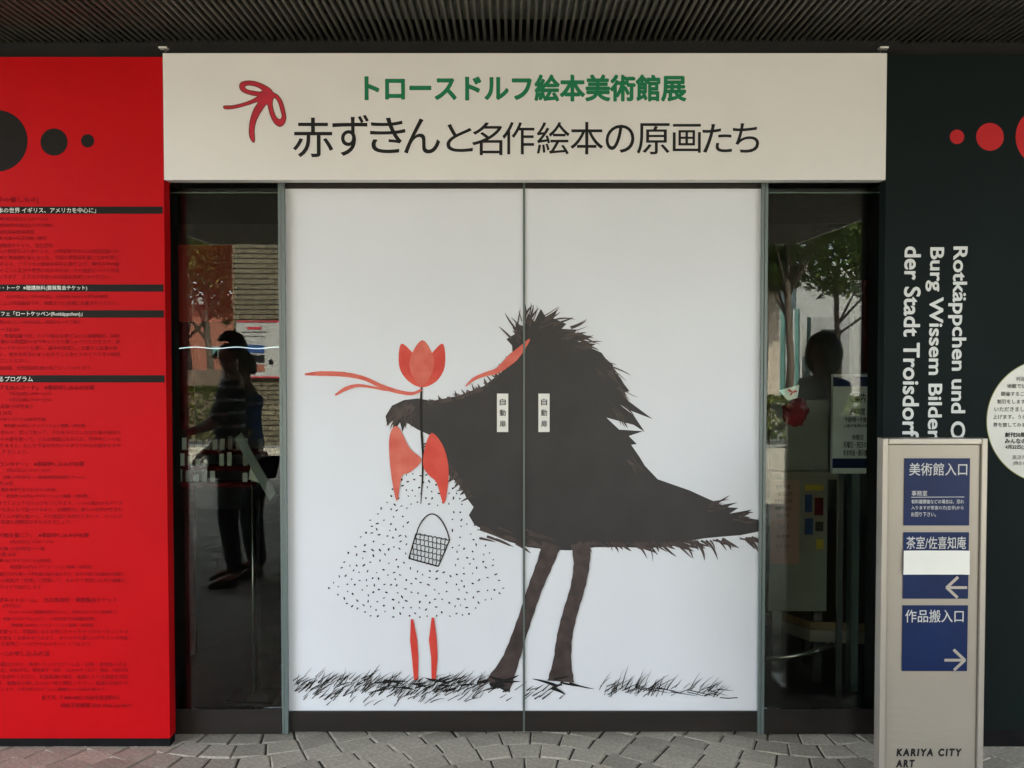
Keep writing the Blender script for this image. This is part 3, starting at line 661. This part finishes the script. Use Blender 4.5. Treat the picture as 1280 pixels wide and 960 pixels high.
for j in range(4):
    for i in range(8): bm.faces.new((g[j][i], g[j][i + 1], g[j + 1][i + 1], g[j + 1][i]))
link('cover_paper', to_mesh(bm, 'cover_paper', True), M['cream'], tot)
link('kariya_lettering', join_meshes([text_mesh('KARIYA CITY', (1120.5, 935.5, 1202, 945.5), YT + .0052, .055, 0, 3, None, .12, 1.35), text_mesh('ART', (1120, 949.5, 1143.5, 959.3), YT + .0052, .055, 0, 3, None, .12, 1.35)], 'l'), M['ink'], tot).name = 'museum_lettering'
wl = [([(1103 + 3 * k + .0, v + 6 * (k / 40) ** 1.5 * s) for k in range(0, 39)], .8) for v, s in ((879, 1.3), (889, 1.5), (899, 1.8), (910, 2.0), (920, 2.4), (931, 2.8))]
link('wave_line', strokes_mesh([([(u, v) for u, v in p if 1108 < u < 1218], w_) for p, w_ in wl], YT + .0054, .0001), mat('faint_engraving', (0.34, 0.31, 0.26), .5), tot)

# ================================================================= INSIDE, SEEN THROUGH THE GLASS
def ibox(u0, v0, u1, v1, y): return box_px(u0, v0, u1, v1, y)
y = 0.36
nb = thing('notice_board', 'white indoor notice board with dark bands headed ご案内, seen through the right window', 'notice board')
x0, x1, z0, z1 = ibox(1041, 468, 1112, 592, y)
box('board', (x0, x1, y, y + .03, z0, z1), mat('dim_white_notice', (0.62, .63, .58), .8, .04), nb)
for va, vb_ in ((471, 483), (573, 585)):
    a = ibox(1041, va, 1112, vb_, y); box('dark_band', (x0, x1, y - .003, y - .0005, a[2], a[3]), M['blue'], nb)
link('notice_text', join_meshes([text_mesh(t, b, y - .002, .02, 0, 2) for t, b in (('ご案内', (1062, 491, 1082, 503)), ('開館時間', (1062, 510, 1081, 519)), ('午前9時〜午後5時', (1056, 521, 1089, 528)), ('(入館は午後4時30分まで)', (1055, 530, 1088, 535)),
    ('休館日', (1065, 543, 1079, 550)), ('月曜日・祝日の翌日', (1054, 552, 1091, 560)), ('年末年始・展示替期間', (1054, 562, 1091, 570)))], 't'), M['ink'], nb)
box('leg', (x0 + .03, x0 + .055, y + .005, y + .025, 0, z0), M['steel'], nb); box('leg', (x1 - .055, x1 - .03, y + .005, y + .025, 0, z0), M['steel'], nb)
y = 0.62
pb = thing('partition_board', 'dim grey indoor partition carrying pink and yellow notices behind the right window', 'partition')
x0, x1, z0, z1 = ibox(962, 500, 1034, 800, y)
box('panel', (x0, x1, y, y + .04, 0.35, z1), mat('dim_grey_partition', (.30, .31, .27), .8), pb)
box('ledge', (x0 - .01, x1 + .03, y - .05, y - .001, P(0, 598, y).z, P(0, 588, y).z), M['totem'], pb)
box('leg', (x0 + .02, x0 + .06, y, y + .04, 0, .349), M['steel'], pb); box('leg', (x1 - .06, x1 - .02, y, y + .04, 0, .349), M['steel'], pb)
def paper(u0, v0, u1, v1, yy, m, nm, lab, textrows=0):
    a = ibox(u0, v0, u1, v1, yy); o = box(nm, (a[0], a[1], yy - .0015, yy - .0005, a[2], a[3]), m)
    tag(o, lab, 'poster'); return o
pk = paper(963, 600, 999, 705, y, M['pinkp'], 'pink_notice', 'pink paper notice with small black text on the indoor partition')
link('notice_text', join_meshes([text_mesh(t, (968 + d, v, 990 - d, v + 5), y - .003, .01, 0, 1) for v, t, d in ((606, '観覧料金', 2), (615, '一般五百円', 0), (624, '大学生三百円', 0), (633, '高校生以下', 1), (642, '無料です', 3), (656, '受付で', 4), (668, 'お求め', 3), (680, 'ください', 2))], 't'), M['ink'], pk)
yw = paper(1004, 602, 1031, 690, y, M['totem'], 'picture_poster', 'small indoor poster with yellow heading and dark pictures on the partition')
for (a, b, c_, d, m_) in ((1006, 606, 1029, 613, 'yellowp'), (1006, 618, 1015, 640, 'bluecloth'), (1018, 622, 1029, 644, 'maroon'), (1006, 648, 1016, 668, 'bluecloth'), (1019, 652, 1029, 664, 'hair'), (1020, 674, 1029, 686, 'yellowp')):
    q = ibox(a, b, c_, d, y); box('printed_patch', (q[0], q[1], y - .0026, y - .0016, q[2], q[3]), M[m_], yw)
# low wooden display platform
pf = thing('display_platform', 'low platform with brown wooden top and pale edge inside the right window', 'platform')
bm = bmesh.new()
top = [(0.85, 2.6), (0.88, 1.75), (1.44, 0.62), (2.6, 0.45), (2.6, 2.6)]
def prism(bm, pts, z0, z1):
    a = [bm.verts.new((p[0], p[1], z0)) for p in pts]; b = [bm.verts.new((p[0], p[1], z1)) for p in pts]
    n = len(pts)
    for k in range(n): bm.faces.new((a[k], a[(k + 1) % n], b[(k + 1) % n], b[k]))
    bm.faces.new(b); bm.faces.new(a[::-1])
prism(bm, top, .262, .30); link('wooden_top', to_mesh(bm, 't'), M['wood'], pf)
bm = bmesh.new(); cx = sum(p[0] for p in top) / 5; cy_ = sum(p[1] for p in top) / 5
prism(bm, [(cx + (a - cx) * 1.012, cy_ + (b - cy_) * 1.012) for a, b in top], .205, .261); link('pale_edge', to_mesh(bm, 't'), M['totem'], pf)
for (a, b) in ((1.05, 1.7), (1.5, .9), (2.4, .7), (1.1, 2.4), (2.4, 2.4)): box('leg', (a, a + .06, b, b + .06, 0, .204), M['steel'], pf)
bm = bmesh.new(); tube_bm(bm, [(0.95 + .07 * k, .50 + .04 * math.sin(k * .8), .10 + .015 * k) for k in range(9)], .014, 8)
tag(link('curved_steel_rail', to_mesh(bm, 'r', True), M['steel']), 'short curved steel bar below the wooden platform edge, behind the right window', 'rail')
# post added inside right in place of an upright strip of reflected floor
tag(box('reflection_post', (P(1066, 500, .5).x, P(1076, 500, .5).x, .5, .56, 0, P(0, 350, .5).z), M['alu']), 'grey green post added just inside the right window in place of a reflected floor strip', 'post')
tag(box('maroon_banner', (P(1078, 500, .9).x, P(1130, 500, .9).x, .9, .93, P(0, 466, .9).z, P(0, 350, .9).z), M['maroon']), 'dark maroon banner hanging inside above the notice board', 'banner')
tag(box('maroon_sheet', (P(190, 500, 1.0).x, P(241, 500, 1.0).x, 1.0, 1.03, .02, P(0, 345, 1.0).z), M['maroon']), 'narrow dark maroon curtain just inside, in place of the red board mirrored in the glass', 'sheet')  # maroon sheet added where the glass would mirror the red board
# left: maroon hanging board, glowing streak, leaflet rack, tilted stand
tag(box('hanging_red_panel', (P(196, 400, .6).x, P(292, 400, .6).x, .6, .63, P(0, 402, .6).z, P(0, 306, .6).z), mat('deep_red_panel', (.42, .022, .012), .7, .15)), 'deep red panel hanging inside behind the left window', 'panel')
bm = bmesh.new(); tube_bm(bm, [P(205 + 148 * k / 24, 434.8 + 1.0 * math.sin(k * .75), .35) for k in range(25)], .0019, 6)  # no lamp: glowing tube added to imitate a bright reflected streak
tag(link('glow_streak', to_mesh(bm, 'l', True), emis('cool_white_streak', (.75, .9, 1), .10)), 'thin wavy glowing tube added for a reflected bright streak across the left window', 'glowing streak')
rk = thing('leaflet_rack', 'dark stepped rack of pale leaflets inside the left window', 'rack')
yy = .55
for j, (v, dy) in enumerate(((562, .30), (582, .15), (602, 0))):
    z = P(0, v, yy + dy).z; xa, xb = P(200, 560, yy).x, P(322, 560, yy).x
    box('shelf', (xa, xb, yy + dy - .05, yy + dy + .06, z - .02, z), M['maroon'], rk)
    rr = random.Random(j)
    for k in range(12):
        if rr.random() < .3: continue
        x = xa + (xb - xa) * (k + .2) / 12; hh = rr.uniform(.03, .07)
        box('leaflet', (x, x + .022, yy + dy - .01, yy + dy - .006, z + .0005, z + hh), M['cream'] if rr.random() < .5 else M['pale'], rk)
box('rack_side', (xa - .02, xa - .001, yy - .05, yy + .4, 0, P(0, 545, yy).z), M['dark'], rk); box('rack_side', (xb + .001, xb + .02, yy - .05, yy + .4, 0, P(0, 575, yy).z), M['dark'], rk)
ds = thing('tilted_display_stand', 'slim pole stand with a tilted grey panel and white bracket, behind the left window', 'stand')
yy = .42; a = P(315, 606, yy); b = P(318, 872, yy)
tube('pole', [(a.x, yy, .012), (a.x, yy, a.z)], .006, M['steel'], ds); box('foot', (a.x - .11, a.x + .11, yy - .1, yy + .1, 0, .012), M['dark'], ds, .003)
bm = bmesh.new(); q = [P(u, v, yy - .03) for u, v in ((293, 549), (301, 541), (344, 616), (337, 626))]
f0 = [bm.verts.new(p) for p in q]; f1 = [bm.verts.new(p + Vector((0, .015, 0))) for p in q]
bm.faces.new(f0); bm.faces.new(f1[::-1])
for k in range(4): bm.faces.new((f0[k], f1[k], f1[(k + 1) % 4], f0[(k + 1) % 4]))
bmesh.ops.recalc_face_normals(bm, faces=bm.faces); link('tilted_panel', to_mesh(bm, 'p'), mat('grey_panel', (.2, .23, .22), .5), ds)
bm = bmesh.new(); q = [P(u, v, yy - .012) for u, v in ((313, 584), (325, 604), (311, 599))]
f0 = [bm.verts.new(p) for p in q]; f1 = [bm.verts.new(p + Vector((0, .008, 0))) for p in q]
bm.faces.new(f0); bm.faces.new(f1[::-1])
for k in range(3): bm.faces.new((f0[k], f1[k], f1[(k + 1) % 3], f0[(k + 1) % 3]))
bmesh.ops.recalc_face_normals(bm, faces=bm.faces); link('bracket', to_mesh(bm, 'b'), M['cream'], ds)

for o in list(bpy.data.objects):
    if o.name.split('.')[0] in ('notice_text', 'printed_text', 'plate_text', 'scattered_dots', 'grass_brush_lines', 'brush_fringe'): o['kind'] = 'stuff'

# ================================================================= THE FORECOURT BEHIND THE CAMERA (seen mirrored in the glass)
def MP(u, v, dist):     # a pixel in the mirror image at mirror distance dist -> the real point in front of the doors
    p = P(u, v, dist - D); return Vector((p.x, -(dist - D), p.z))
YB = -(17.0 - D)
bw = thing('brick_wall', 'khaki brick wall with dark joints across the forecourt, mirrored in the left window', 'wall')
xa, xb, hw = MP(293, 440, 17).x, 2.4, 3.72
box('mortar_core', (xa + .01, xb - .01, YB - .20, YB - .012, 0, hw - .01), M['mortar'], bw)
bl, bh = 0.235, 0.086
bm = bmesh.new(); bm_box(bm, .008, bl - .008, -.05, 0, .009, bh - .009); brick_me = to_mesh(bm, 'brick'); brick_me.materials.append(M['brick'])
bmf = bmesh.new(); nb_ = 0
for j in range(int(hw / bh)):
    x = xa - (bl / 2 if j % 2 else 0)
    while x < xb:
        z = j * bh
        if x < xa - .001:
            bm_box(bmf, xa + .002, x + bl - .006, YB - .05, YB, z + .009, z + bh - .009)
        elif x < xa + 1.12 and nb_ < 290 and z > .0:
            link('brick', brick_me, None, bw, (x, YB, z)); nb_ += 1
        else: bm_box(bmf, x + .006, min(x + bl - .006, xb), YB - .05, YB, z + .009, z + bh - .009)
        x += bl
o = link('bricks', to_mesh(bmf, 'bricks'), M['brick_far'], bw); o['kind'] = 'stuff'
box('coping', (xa - .03, xb + .03, YB - .24, YB + .03, hw + .001, hw + .06), M['greyb'], bw)
# information board on the brick wall
a = MP(297, 403, 16.95); b = MP(352, 470, 16.95); yb2 = YB + .02
ib = thing('information_board', 'cream information board with red edges and blue map squares fixed on the brick wall', 'information board')
box('board', (a.x, b.x + .5, yb2, yb2 + .04, b.z, a.z), M['pale'], ib)
for z in (a.z, b.z - .025): box('red_edge', (a.x, b.x + .5, yb2, yb2 + .05, z + .0005, z + .024), M['ribbon'], ib)
for (u0, v0, u1, v1, m_) in ((310, 409, 328, 412, 'ribbon'), (303, 415, 334, 416, 'ink'), (303, 420, 332, 421, 'ink'), (306, 431, 331, 441, 'bluecloth'), (306, 443, 331, 453, 'ink'), (306, 455, 331, 464, 'orange')):
    p, q = MP(u0, v0, 16.9), MP(u1, v1, 16.9); box('printed_patch', (p.x, q.x, yb2 + .0405, yb2 + .044, q.z, p.z), M[m_], ib)
bm = bmesh.new(); c_ = MP(339, 452, 16.9); bmesh.ops.create_cone(bm, cap_ends=True, segments=20, radius1=.045, radius2=.045, depth=.006)
bmesh.ops.rotate(bm, verts=bm.verts, matrix=Matrix.Rotation(R(90), 3, 'X')); bmesh.ops.translate(bm, verts=bm.verts, vec=(c_.x, yb2 + .044, c_.z)); link('round_mark', to_mesh(bm, 'c'), M['ink'], ib)

# trees
def leaf_cloud(bm, blobs, n, rg_, s=0.09):
    for _ in range(n):
        c, r = rg_.choice(blobs)
        d = Vector((rg_.gauss(0, 1), rg_.gauss(0, 1), rg_.gauss(0, 1))).normalized() * r * rg_.uniform(.55, 1.08)
        d.z *= .8; p = c + d
        if noise.noise(p * 1.1) < -.18: continue
        a = Vector((rg_.gauss(0, 1), rg_.gauss(0, 1), rg_.gauss(0, .6))).normalized(); b_ = a.orthogonal().normalized()
        k = s * rg_.uniform(.5, 1.2)
        bm.faces.new([bm.verts.new(q) for q in (p - a * k, p + b_ * k * .45, p + a * k, p - b_ * k * .45)])
def tree(x, y_, h, cr, lab, m_, seed, n=5200):
    g_ = random.Random(seed); t = thing('tree', lab, 'tree', (x, y_, 0), 'trees beyond the forecourt')
    bm = bmesh.new(); th = h - cr * .9
    tube_bm(bm, [(0, 0, -.05), (.05, .02, th * .4), (-.04, .05, th * .8), (0, 0, h - cr * .5)], [.085, .07, .055, .02], 9)
    blobs = []
    for k in range(9):
        a_ = k * 2.4 + g_.uniform(-.3, .3); zz = th * .75 + g_.uniform(0, .7) * cr
        e = Vector((math.cos(a_) * cr * g_.uniform(.4, .8), math.sin(a_) * cr * g_.uniform(.4, .8), zz + cr * g_.uniform(.2, .8)))
        tube_bm(bm, [(0, 0, zz * .8), e * .5 + Vector((0, 0, zz * .42)), e], [.03, .02, .008], 6); blobs.append((e, cr * g_.uniform(.32, .55)))
    blobs.append((Vector((0, 0, h - cr * .5)), cr * .6))
    link('trunk', to_mesh(bm, 'trunk', True), M['bark'], t)
    bm = bmesh.new(); leaf_cloud(bm, blobs, n, g_); link('crown', to_mesh(bm, 'crown'), m_, t)
p = MP(262, 440, 19.6); tree(p.x, p.y, 4.5, 1.75, 'leafy tree standing left of the brick wall, mirrored in the left window', M['leafy'], 3, 13000)
p = MP(235, 440, 22); tree(p.x, p.y, 5.0, 2.3, 'darker tree furthest left beyond the forecourt', M['leaf'], 4, 14000)
p = MP(984, 440, 19); tree(p.x, p.y, 4.7, 1.3, 'slim tree with bare trunk at the left edge of the right window reflection', M['leaf'], 5, 8000)
p = MP(1045, 440, 22); tree(p.x, p.y, 5.0, 2.1, 'broad green tree mirrored in the middle of the right window', M['leaf'], 6, 14000)
p = MP(1105, 440, 20); tree(p.x, p.y, 5.0, 1.7, 'green tree at the right edge of the right window reflection', M['leaf'], 7)
# hedges
def hedge(u0, u1, dist, z1, dep, lab, seed):
    a, b = MP(u0, 500, dist), MP(u1, 500, dist); g_ = random.Random(seed); bm = bmesh.new()
    for _ in range(int(2600 * (b.x - a.x) / 2)):
        p = Vector((g_.uniform(a.x, b.x), a.y - g_.uniform(0, dep), g_.uniform(.03, z1)))
        if g_.random() < .7: p.y = a.y - g_.uniform(0, .1)
        if g_.random() < .3: p.z = z1 + g_.uniform(-.05, .04)
        k = .05; n_ = Vector((g_.gauss(0, 1), g_.gauss(0, 1), g_.gauss(0, 1))).normalized(); m_ = n_.orthogonal().normalized()
        bm.faces.new([bm.verts.new(q) for q in (p - n_ * k, p + m_ * k * .5, p + n_ * k, p - m_ * k * .5)])
    t = thing('hedge', lab, 'hedge'); link('foliage', to_mesh(bm, 'h'), M['leafy'], t)
    bm = bmesh.new()
    for k in range(8): x = a.x + (b.x - a.x) * (k + .5) / 8; tube_bm(bm, [(x, a.y - dep / 2, -.06), (x + .03, a.y - dep / 2, z1 * .8)], [.02, .008], 5)
    link('stem', to_mesh(bm, 's'), M['bark'], t)
hedge(200, 290, 17.6, .95, .6, 'clipped green hedge in front of the brown wall, mirrored in the left window', 1)
hedge(955, 1130, 18, .75, .6, 'low clipped hedge in front of the white building, mirrored in the right window', 2)
a = MP(190, 462, 19.2); b = MP(292, 462, 19.2)
tag(box('garden_wall', (a.x, b.x, a.y - .15, a.y, -.06, a.z), mat('brown_garden_wall', (.16, .115, .08), .9, .1)), 'low brown garden wall behind the hedge', 'wall')
# orange house
a = MP(180, 445, 32); b = MP(298, 445, 32)
oh = thing('orange_house', 'orange rendered house with white windows beyond the trees, mirrored in the left window', 'house')
box('wall', (a.x - 2, b.x, a.y - 4, a.y, -.07, 3.1), M['orange'], oh); box('roof', (a.x - 2.2, b.x + .2, a.y - 4.2, a.y + .3, 3.101, 3.3), M['greyb'], oh)
for u in (222, 262, 281):
    p, q = MP(u, 433, 32), MP(u + 14, 446, 32); wn = box('window', (p.x, q.x, p.y, p.y + .05, q.z, p.z), M['pale'], oh)
    box('pane', (p.x + .05, q.x - .05, p.y + .0505, p.y + .06, q.z + .05, p.z - .05), M['teal_glass'], wn)
# white building with portal and green glass
wb = thing('white_building', 'pale building with grey square portal and green tinted glass front, mirrored in the right window', 'building')
a, b = MP(1000, 400, 34), MP(1150, 400, 34)
box('wall', (a.x, b.x, a.y - 6, a.y - .5, -.07, 4.6), M['pale'], wb)
c_, d_ = MP(1008, 402, 33.5), MP(1056, 402, 33.5)
box('portal_side', (d_.x - .30, d_.x, c_.y, c_.y + .45, -.07, 2.35), M['greyb'], wb); box('portal_side', (c_.x, c_.x + .3, c_.y, c_.y + .45, -.07, 2.35), M['greyb'], wb)
box('portal_top', (c_.x, d_.x, c_.y, c_.y + .45, 2.351, 2.75), M['greyb'], wb); box('doorway', (c_.x + .302, d_.x - .302, c_.y - .01, c_.y + .02, -.06, 2.35), M['teal_glass'], wb)
e_ = MP(930, 400, 33); f_ = MP(1000, 400, 33)
box('glass_front', (e_.x, f_.x, e_.y - 6, e_.y, -.07, 3.0), M['teal_glass'], wb)
for k in range(9): x = e_.x + (f_.x - e_.x) * k / 8; box('mullion', (x - .03, x + .03, e_.y, e_.y + .06, -.07, 3.0), M['pale'], wb)
box('cream_column', (MP(961, 400, 20).x, MP(975, 400, 20).x, -16.2, -15.9, 0, 3.9), mat('cream_column_stone', (.55, .47, .36), .85, .1, 10, .2)).name = 'gate_column'
o = bpy.data.objects['gate_column']; tag(o, 'cream stone column at the left edge of the right window reflection', 'column')
tag(box('kerb', (-7, 7, -12.80, -12.752, -.06, .02), M['greyb']), 'long grey kerb edging the paved forecourt before the brick wall', 'kerb')

# ================================================================= PEOPLE (mirrored in the side windows)
def skin_mesh(nodes, edges, root, sub=1):
    bm = bmesh.new(); idx = {}
    for k, (n_, (c, r)) in enumerate(nodes.items()): idx[n_] = bm.verts.new(c)
    for a, b in edges: bm.edges.new((idx[a], idx[b]))
    me = bpy.data.meshes.new('sk'); bm.to_mesh(me); bm.free()
    o = bpy.data.objects.new('sk', me); COL.objects.link(o)
    md = o.modifiers.new('s', 'SKIN'); md.use_smooth_shade = True
    for k, (n_, (c, r)) in enumerate(nodes.items()):
        sv = me.skin_vertices[0].data[k]; sv.radius = r if isinstance(r, tuple) else (r, r); sv.use_root = (n_ == root)
    sb = o.modifiers.new('u', 'SUBSURF'); sb.levels = sub; sb.render_levels = sub
    dg = bpy.context.evaluated_depsgraph_get(); out = bpy.data.meshes.new_from_object(o.evaluated_get(dg))
    bpy.data.objects.remove(o); bpy.data.meshes.remove(me); out.materials.clear()
    for p in out.polygons: p.use_smooth = True
    return out
def person(lab, loc, rz, top_m, leg_m, s=1.0, arms=None, bend=0.0, hood=False, longcoat=False, sleeve=True):
    t = thing('person', lab, 'person', loc, rz=rz); t.scale = (s, s, s)
    V = Vector; nd, ed = {}, []
    def N(n_, c, r, par=None):
        c = V(c)
        if bend and c.z > .95: c.y += (c.z - .95) * bend
        nd[n_] = (c, r)
        if par: ed.append((par, n_))
    N('pelvis', (0, 0, .93), (.145, .105)); N('waist', (0, .01, 1.08), (.125, .09), 'pelvis'); N('chest', (0, 0, 1.27), (.15, .10), 'waist'); N('collar', (0, -.01, 1.40), (.095, .065), 'chest')
    N('neck', (0, 0, 1.47), .050, 'collar'); N('jaw', (0, .015, 1.535), (.062, .072), 'neck'); N('skull', (0, .005, 1.61), (.074, .09), 'jaw'); N('crown', (0, -.005, 1.665), (.055, .065), 'skull')
    arms = arms or {1: ((.26, -.02, 1.12), (.25, .10, .88)), -1: ((-.26, -.02, 1.12), (-.25, .10, .88))}
    for q in (1, -1):
        k = 'r' if q > 0 else 'l'; el, wr = arms[q]
        N('sh' + k, (q * .165, -.01, 1.365), .058, 'collar'); N('el' + k, el, .040, 'sh' + k); N('wr' + k, wr, .026, 'el' + k)
        d = (V(wr) - V(el)).normalized(); sd_ = d.cross(V((0, 0, 1)));
        if sd_.length < .1: sd_ = d.cross(V((0, 1, 0)))
        sd_.normalize(); palm = V(wr) + d * .06; N('pm' + k, palm, (.034, .017), 'wr' + k)
        curl = V((0, 0, -1)) if abs(d.z) < .8 else V((0, 1, 0))
        for j, (off, ln) in enumerate(((-.027, .066), (-.009, .076), (.009, .072), (.026, .058))):
            b0 = palm + sd_ * off + d * .03; N(f'f{j}a' + k, b0, .010, 'pm' + k); N(f'f{j}b' + k, b0 + d * ln * .55 + curl * .010, .008, f'f{j}a' + k); N(f'f{j}c' + k, b0 + d * ln * .9 + curl * .032, .007, f'f{j}b' + k)
        N('th' + k, palm - sd_ * .042 - d * .005, .010, 'pm' + k); N('tt' + k, palm - sd_ * .052 + d * .035 + curl * .012, .008, 'th' + k)
        N('hp' + k, (q * .09, 0, .86), .090, 'pelvis'); N('kn' + k, (q * .10, .03, .48), .058, 'hp' + k); N('an' + k, (q * .105, -.02, .09), .038, 'kn' + k); N('to' + k, (q * .12, .13, .035), (.036, .028), 'an' + k)
    body = link('body', skin_mesh(nd, ed, 'pelvis'), M['skin'], t)
    def sub(names, grow, root, extra=()):
        n2 = {k: (nd[k][0], tuple(x + grow for x in (nd[k][1] if isinstance(nd[k][1], tuple) else (nd[k][1],) * 2))) for k in names}
        for k, c, r in extra: n2[k] = (V(c), r)
        return n2, [e for e in ed if e[0] in n2 and e[1] in n2]
    n2, e2 = sub(['pelvis', 'waist', 'chest', 'collar', 'shr', 'shl', 'elr', 'ell'] + (['wrr', 'wrl'] if hood else []), .018 if not hood else .03, 'pelvis')
    link('coat' if hood else 'shirt', skin_mesh(n2, e2, 'pelvis'), top_m, t)
    n2, e2 = sub(['pelvis', 'hpr', 'hpl', 'knr', 'knl', 'anr', 'anl'], .014, 'pelvis'); link('trousers', skin_mesh(n2, e2, 'pelvis'), leg_m, t)
    for q, k in ((1, 'r'), (-1, 'l')):
        n2 = {'a': (V((q * .105, -.045, .045)), (.042, .044)), 'b': (V((q * .112, .05, .045)), (.044, .040)), 'c': (V((q * .122, .165, .032)), (.038, .028))}
        link('shoe', skin_mesh(n2, [('a', 'b'), ('b', 'c')], 'a'), M['shoe'], t)
    # head details
    def ell(name, c, r, m_, seg=14):
        bm = bmesh.new(); bmesh.ops.create_uvsphere(bm, u_segments=seg, v_segments=seg // 2 + 2, radius=1)
        c = V(c)
        if bend: c.y += (c.z - .95) * bend
        for v in bm.verts: v.co = V((v.co.x * r[0], v.co.y * r[1], v.co.z * r[2])) + c
        return link(name, to_mesh(bm, name, True), m_, t)
    if hood:
        bm = bmesh.new(); bmesh.ops.create_uvsphere(bm, u_segments=20, v_segments=14, radius=1)
        bmesh.ops.delete(bm, geom=[v for v in bm.verts if v.co.y > .62 and v.co.z > -.75], context='VERTS')
        for v in bm.verts: v.co = V((v.co.x * .125, v.co.y * .14 - .005, v.co.z * .165 + 1.585))
        link('hood', to_mesh(bm, 'hood', True), top_m, t)
    hb = bmesh.new(); bmesh.ops.create_uvsphere(hb, u_segments=18, v_segments=14, radius=1)
    bmesh.ops.delete(hb, geom=[v for v in hb.verts if (v.co.y > .35 and v.co.z < .35) or v.co.z < -.75], context='VERTS')
    for v in hb.verts:
        v.co = V((v.co.x * .088, v.co.y * .104 - .008, v.co.z * .115 + 1.625)) * (1 + .02 * noise.noise(v.co * 9)); v.co.y += (v.co.z - .95) * bend
    if not hood: link('hair', to_mesh(hb, 'hair', True), M['hair'], t)
    for q in (1, -1):
        ell('eye', (q * .03, .092, 1.60), (.012, .008, .008), M['ink'], 8); ell('ear', (q * .078, 0, 1.585), (.012, .02, .03), M['skin'], 8)
    ell('nose', (0, .102, 1.575), (.013, .018, .022), M['skin'], 8); ell('mouth', (0, .092, 1.538), (.024, .008, .006), M['maroon'], 8)
    return t
pa = MP(291, 440, 6.8); pbp = MP(318, 440, 7.1); pc = MP(1026, 440, 7.0)
person('person in dark striped shirt and dark trousers mirrored in the left window', (pa.x, pa.y, 0), R(75), M['stripe'], M['denim'], 1.0,
       {1: ((.20, .10, 1.12), (.12, .33, 1.06)), -1: ((-.20, .12, 1.12), (-.10, .34, 1.02))})
person('person in blue jersey with white sleeve stripes mirrored behind the striped one', (pbp.x, pbp.y, 0), R(60), ringmat('blue_jersey_striped', (.03, .10, .33), (.6, .65, .65), 3.0, .07, .02), M['denim'], .93,
       {1: ((.22, .08, 1.12), (.16, .30, 1.0)), -1: ((-.22, .08, 1.12), (-.14, .30, .98))}, bend=.12)
person('hooded person in long grey coat mirrored in the right window', (pc.x, pc.y, 0), R(70), M['coat'], M['coat'], 1.0,
       {1: ((.20, .10, 1.14), (.10, .33, 1.10)), -1: ((-.20, .10, 1.12), (-.08, .30, 1.20))}, hood=True)
# card and rosette just inside the right window
q0 = [P(u, v, .06) for u, v in ((974, 488), (999.5, 481), (997, 497), (985, 501))]
ct = thing('card', 'small white card with a red mark hanging just inside the right window', 'card', tuple(q0[0]))
bm = bmesh.new(); f0 = [bm.verts.new(p - q0[0]) for p in q0]; f1 = [bm.verts.new(p - q0[0] + Vector((0, .003, 0))) for p in q0]
bm.faces.new(f0); bm.faces.new(f1[::-1])
for k in range(4): bm.faces.new((f0[k], f1[k], f1[(k + 1) % 4], f0[(k + 1) % 4]))
bmesh.ops.recalc_face_normals(bm, faces=bm.faces); link('paper', to_mesh(bm, 'card'), M['cream'], ct)
me = strokes_mesh([hair(985, 487, .5, 10, 2.6), hair(988, 494, -.9, 9, 2.2), hair(992, 489, .1, 5, 3)], .0588, .0004)
link('red_mark', me, M['brightred'], ct, -q0[0])
rp_ = P(995, 515, .08); bt = thing('rosette', 'dark red crumpled cloth rosette hanging below the white card, inside the right window', 'rosette', tuple(rp_))
bm = bmesh.new()
bmesh.ops.create_icosphere(bm, subdivisions=4, radius=1)
for v in bm.verts:
    d = v.co.normalized(); k = 1 + .30 * noise.noise(d * 1.9) + .40 * abs(noise.noise(d * 3.5 + Vector((3, 1, 2)))) - .1
    v.co = Vector((d.x * .052, d.y * .022, d.z * .056)) * k
link('cloth', to_mesh(bm, 'cloth', True), M['maroon'], bt); tube('cord', [(0, 0, .05), (.004, 0, .075), (.002, 0, .11)], .0012, M['maroon'], bt)
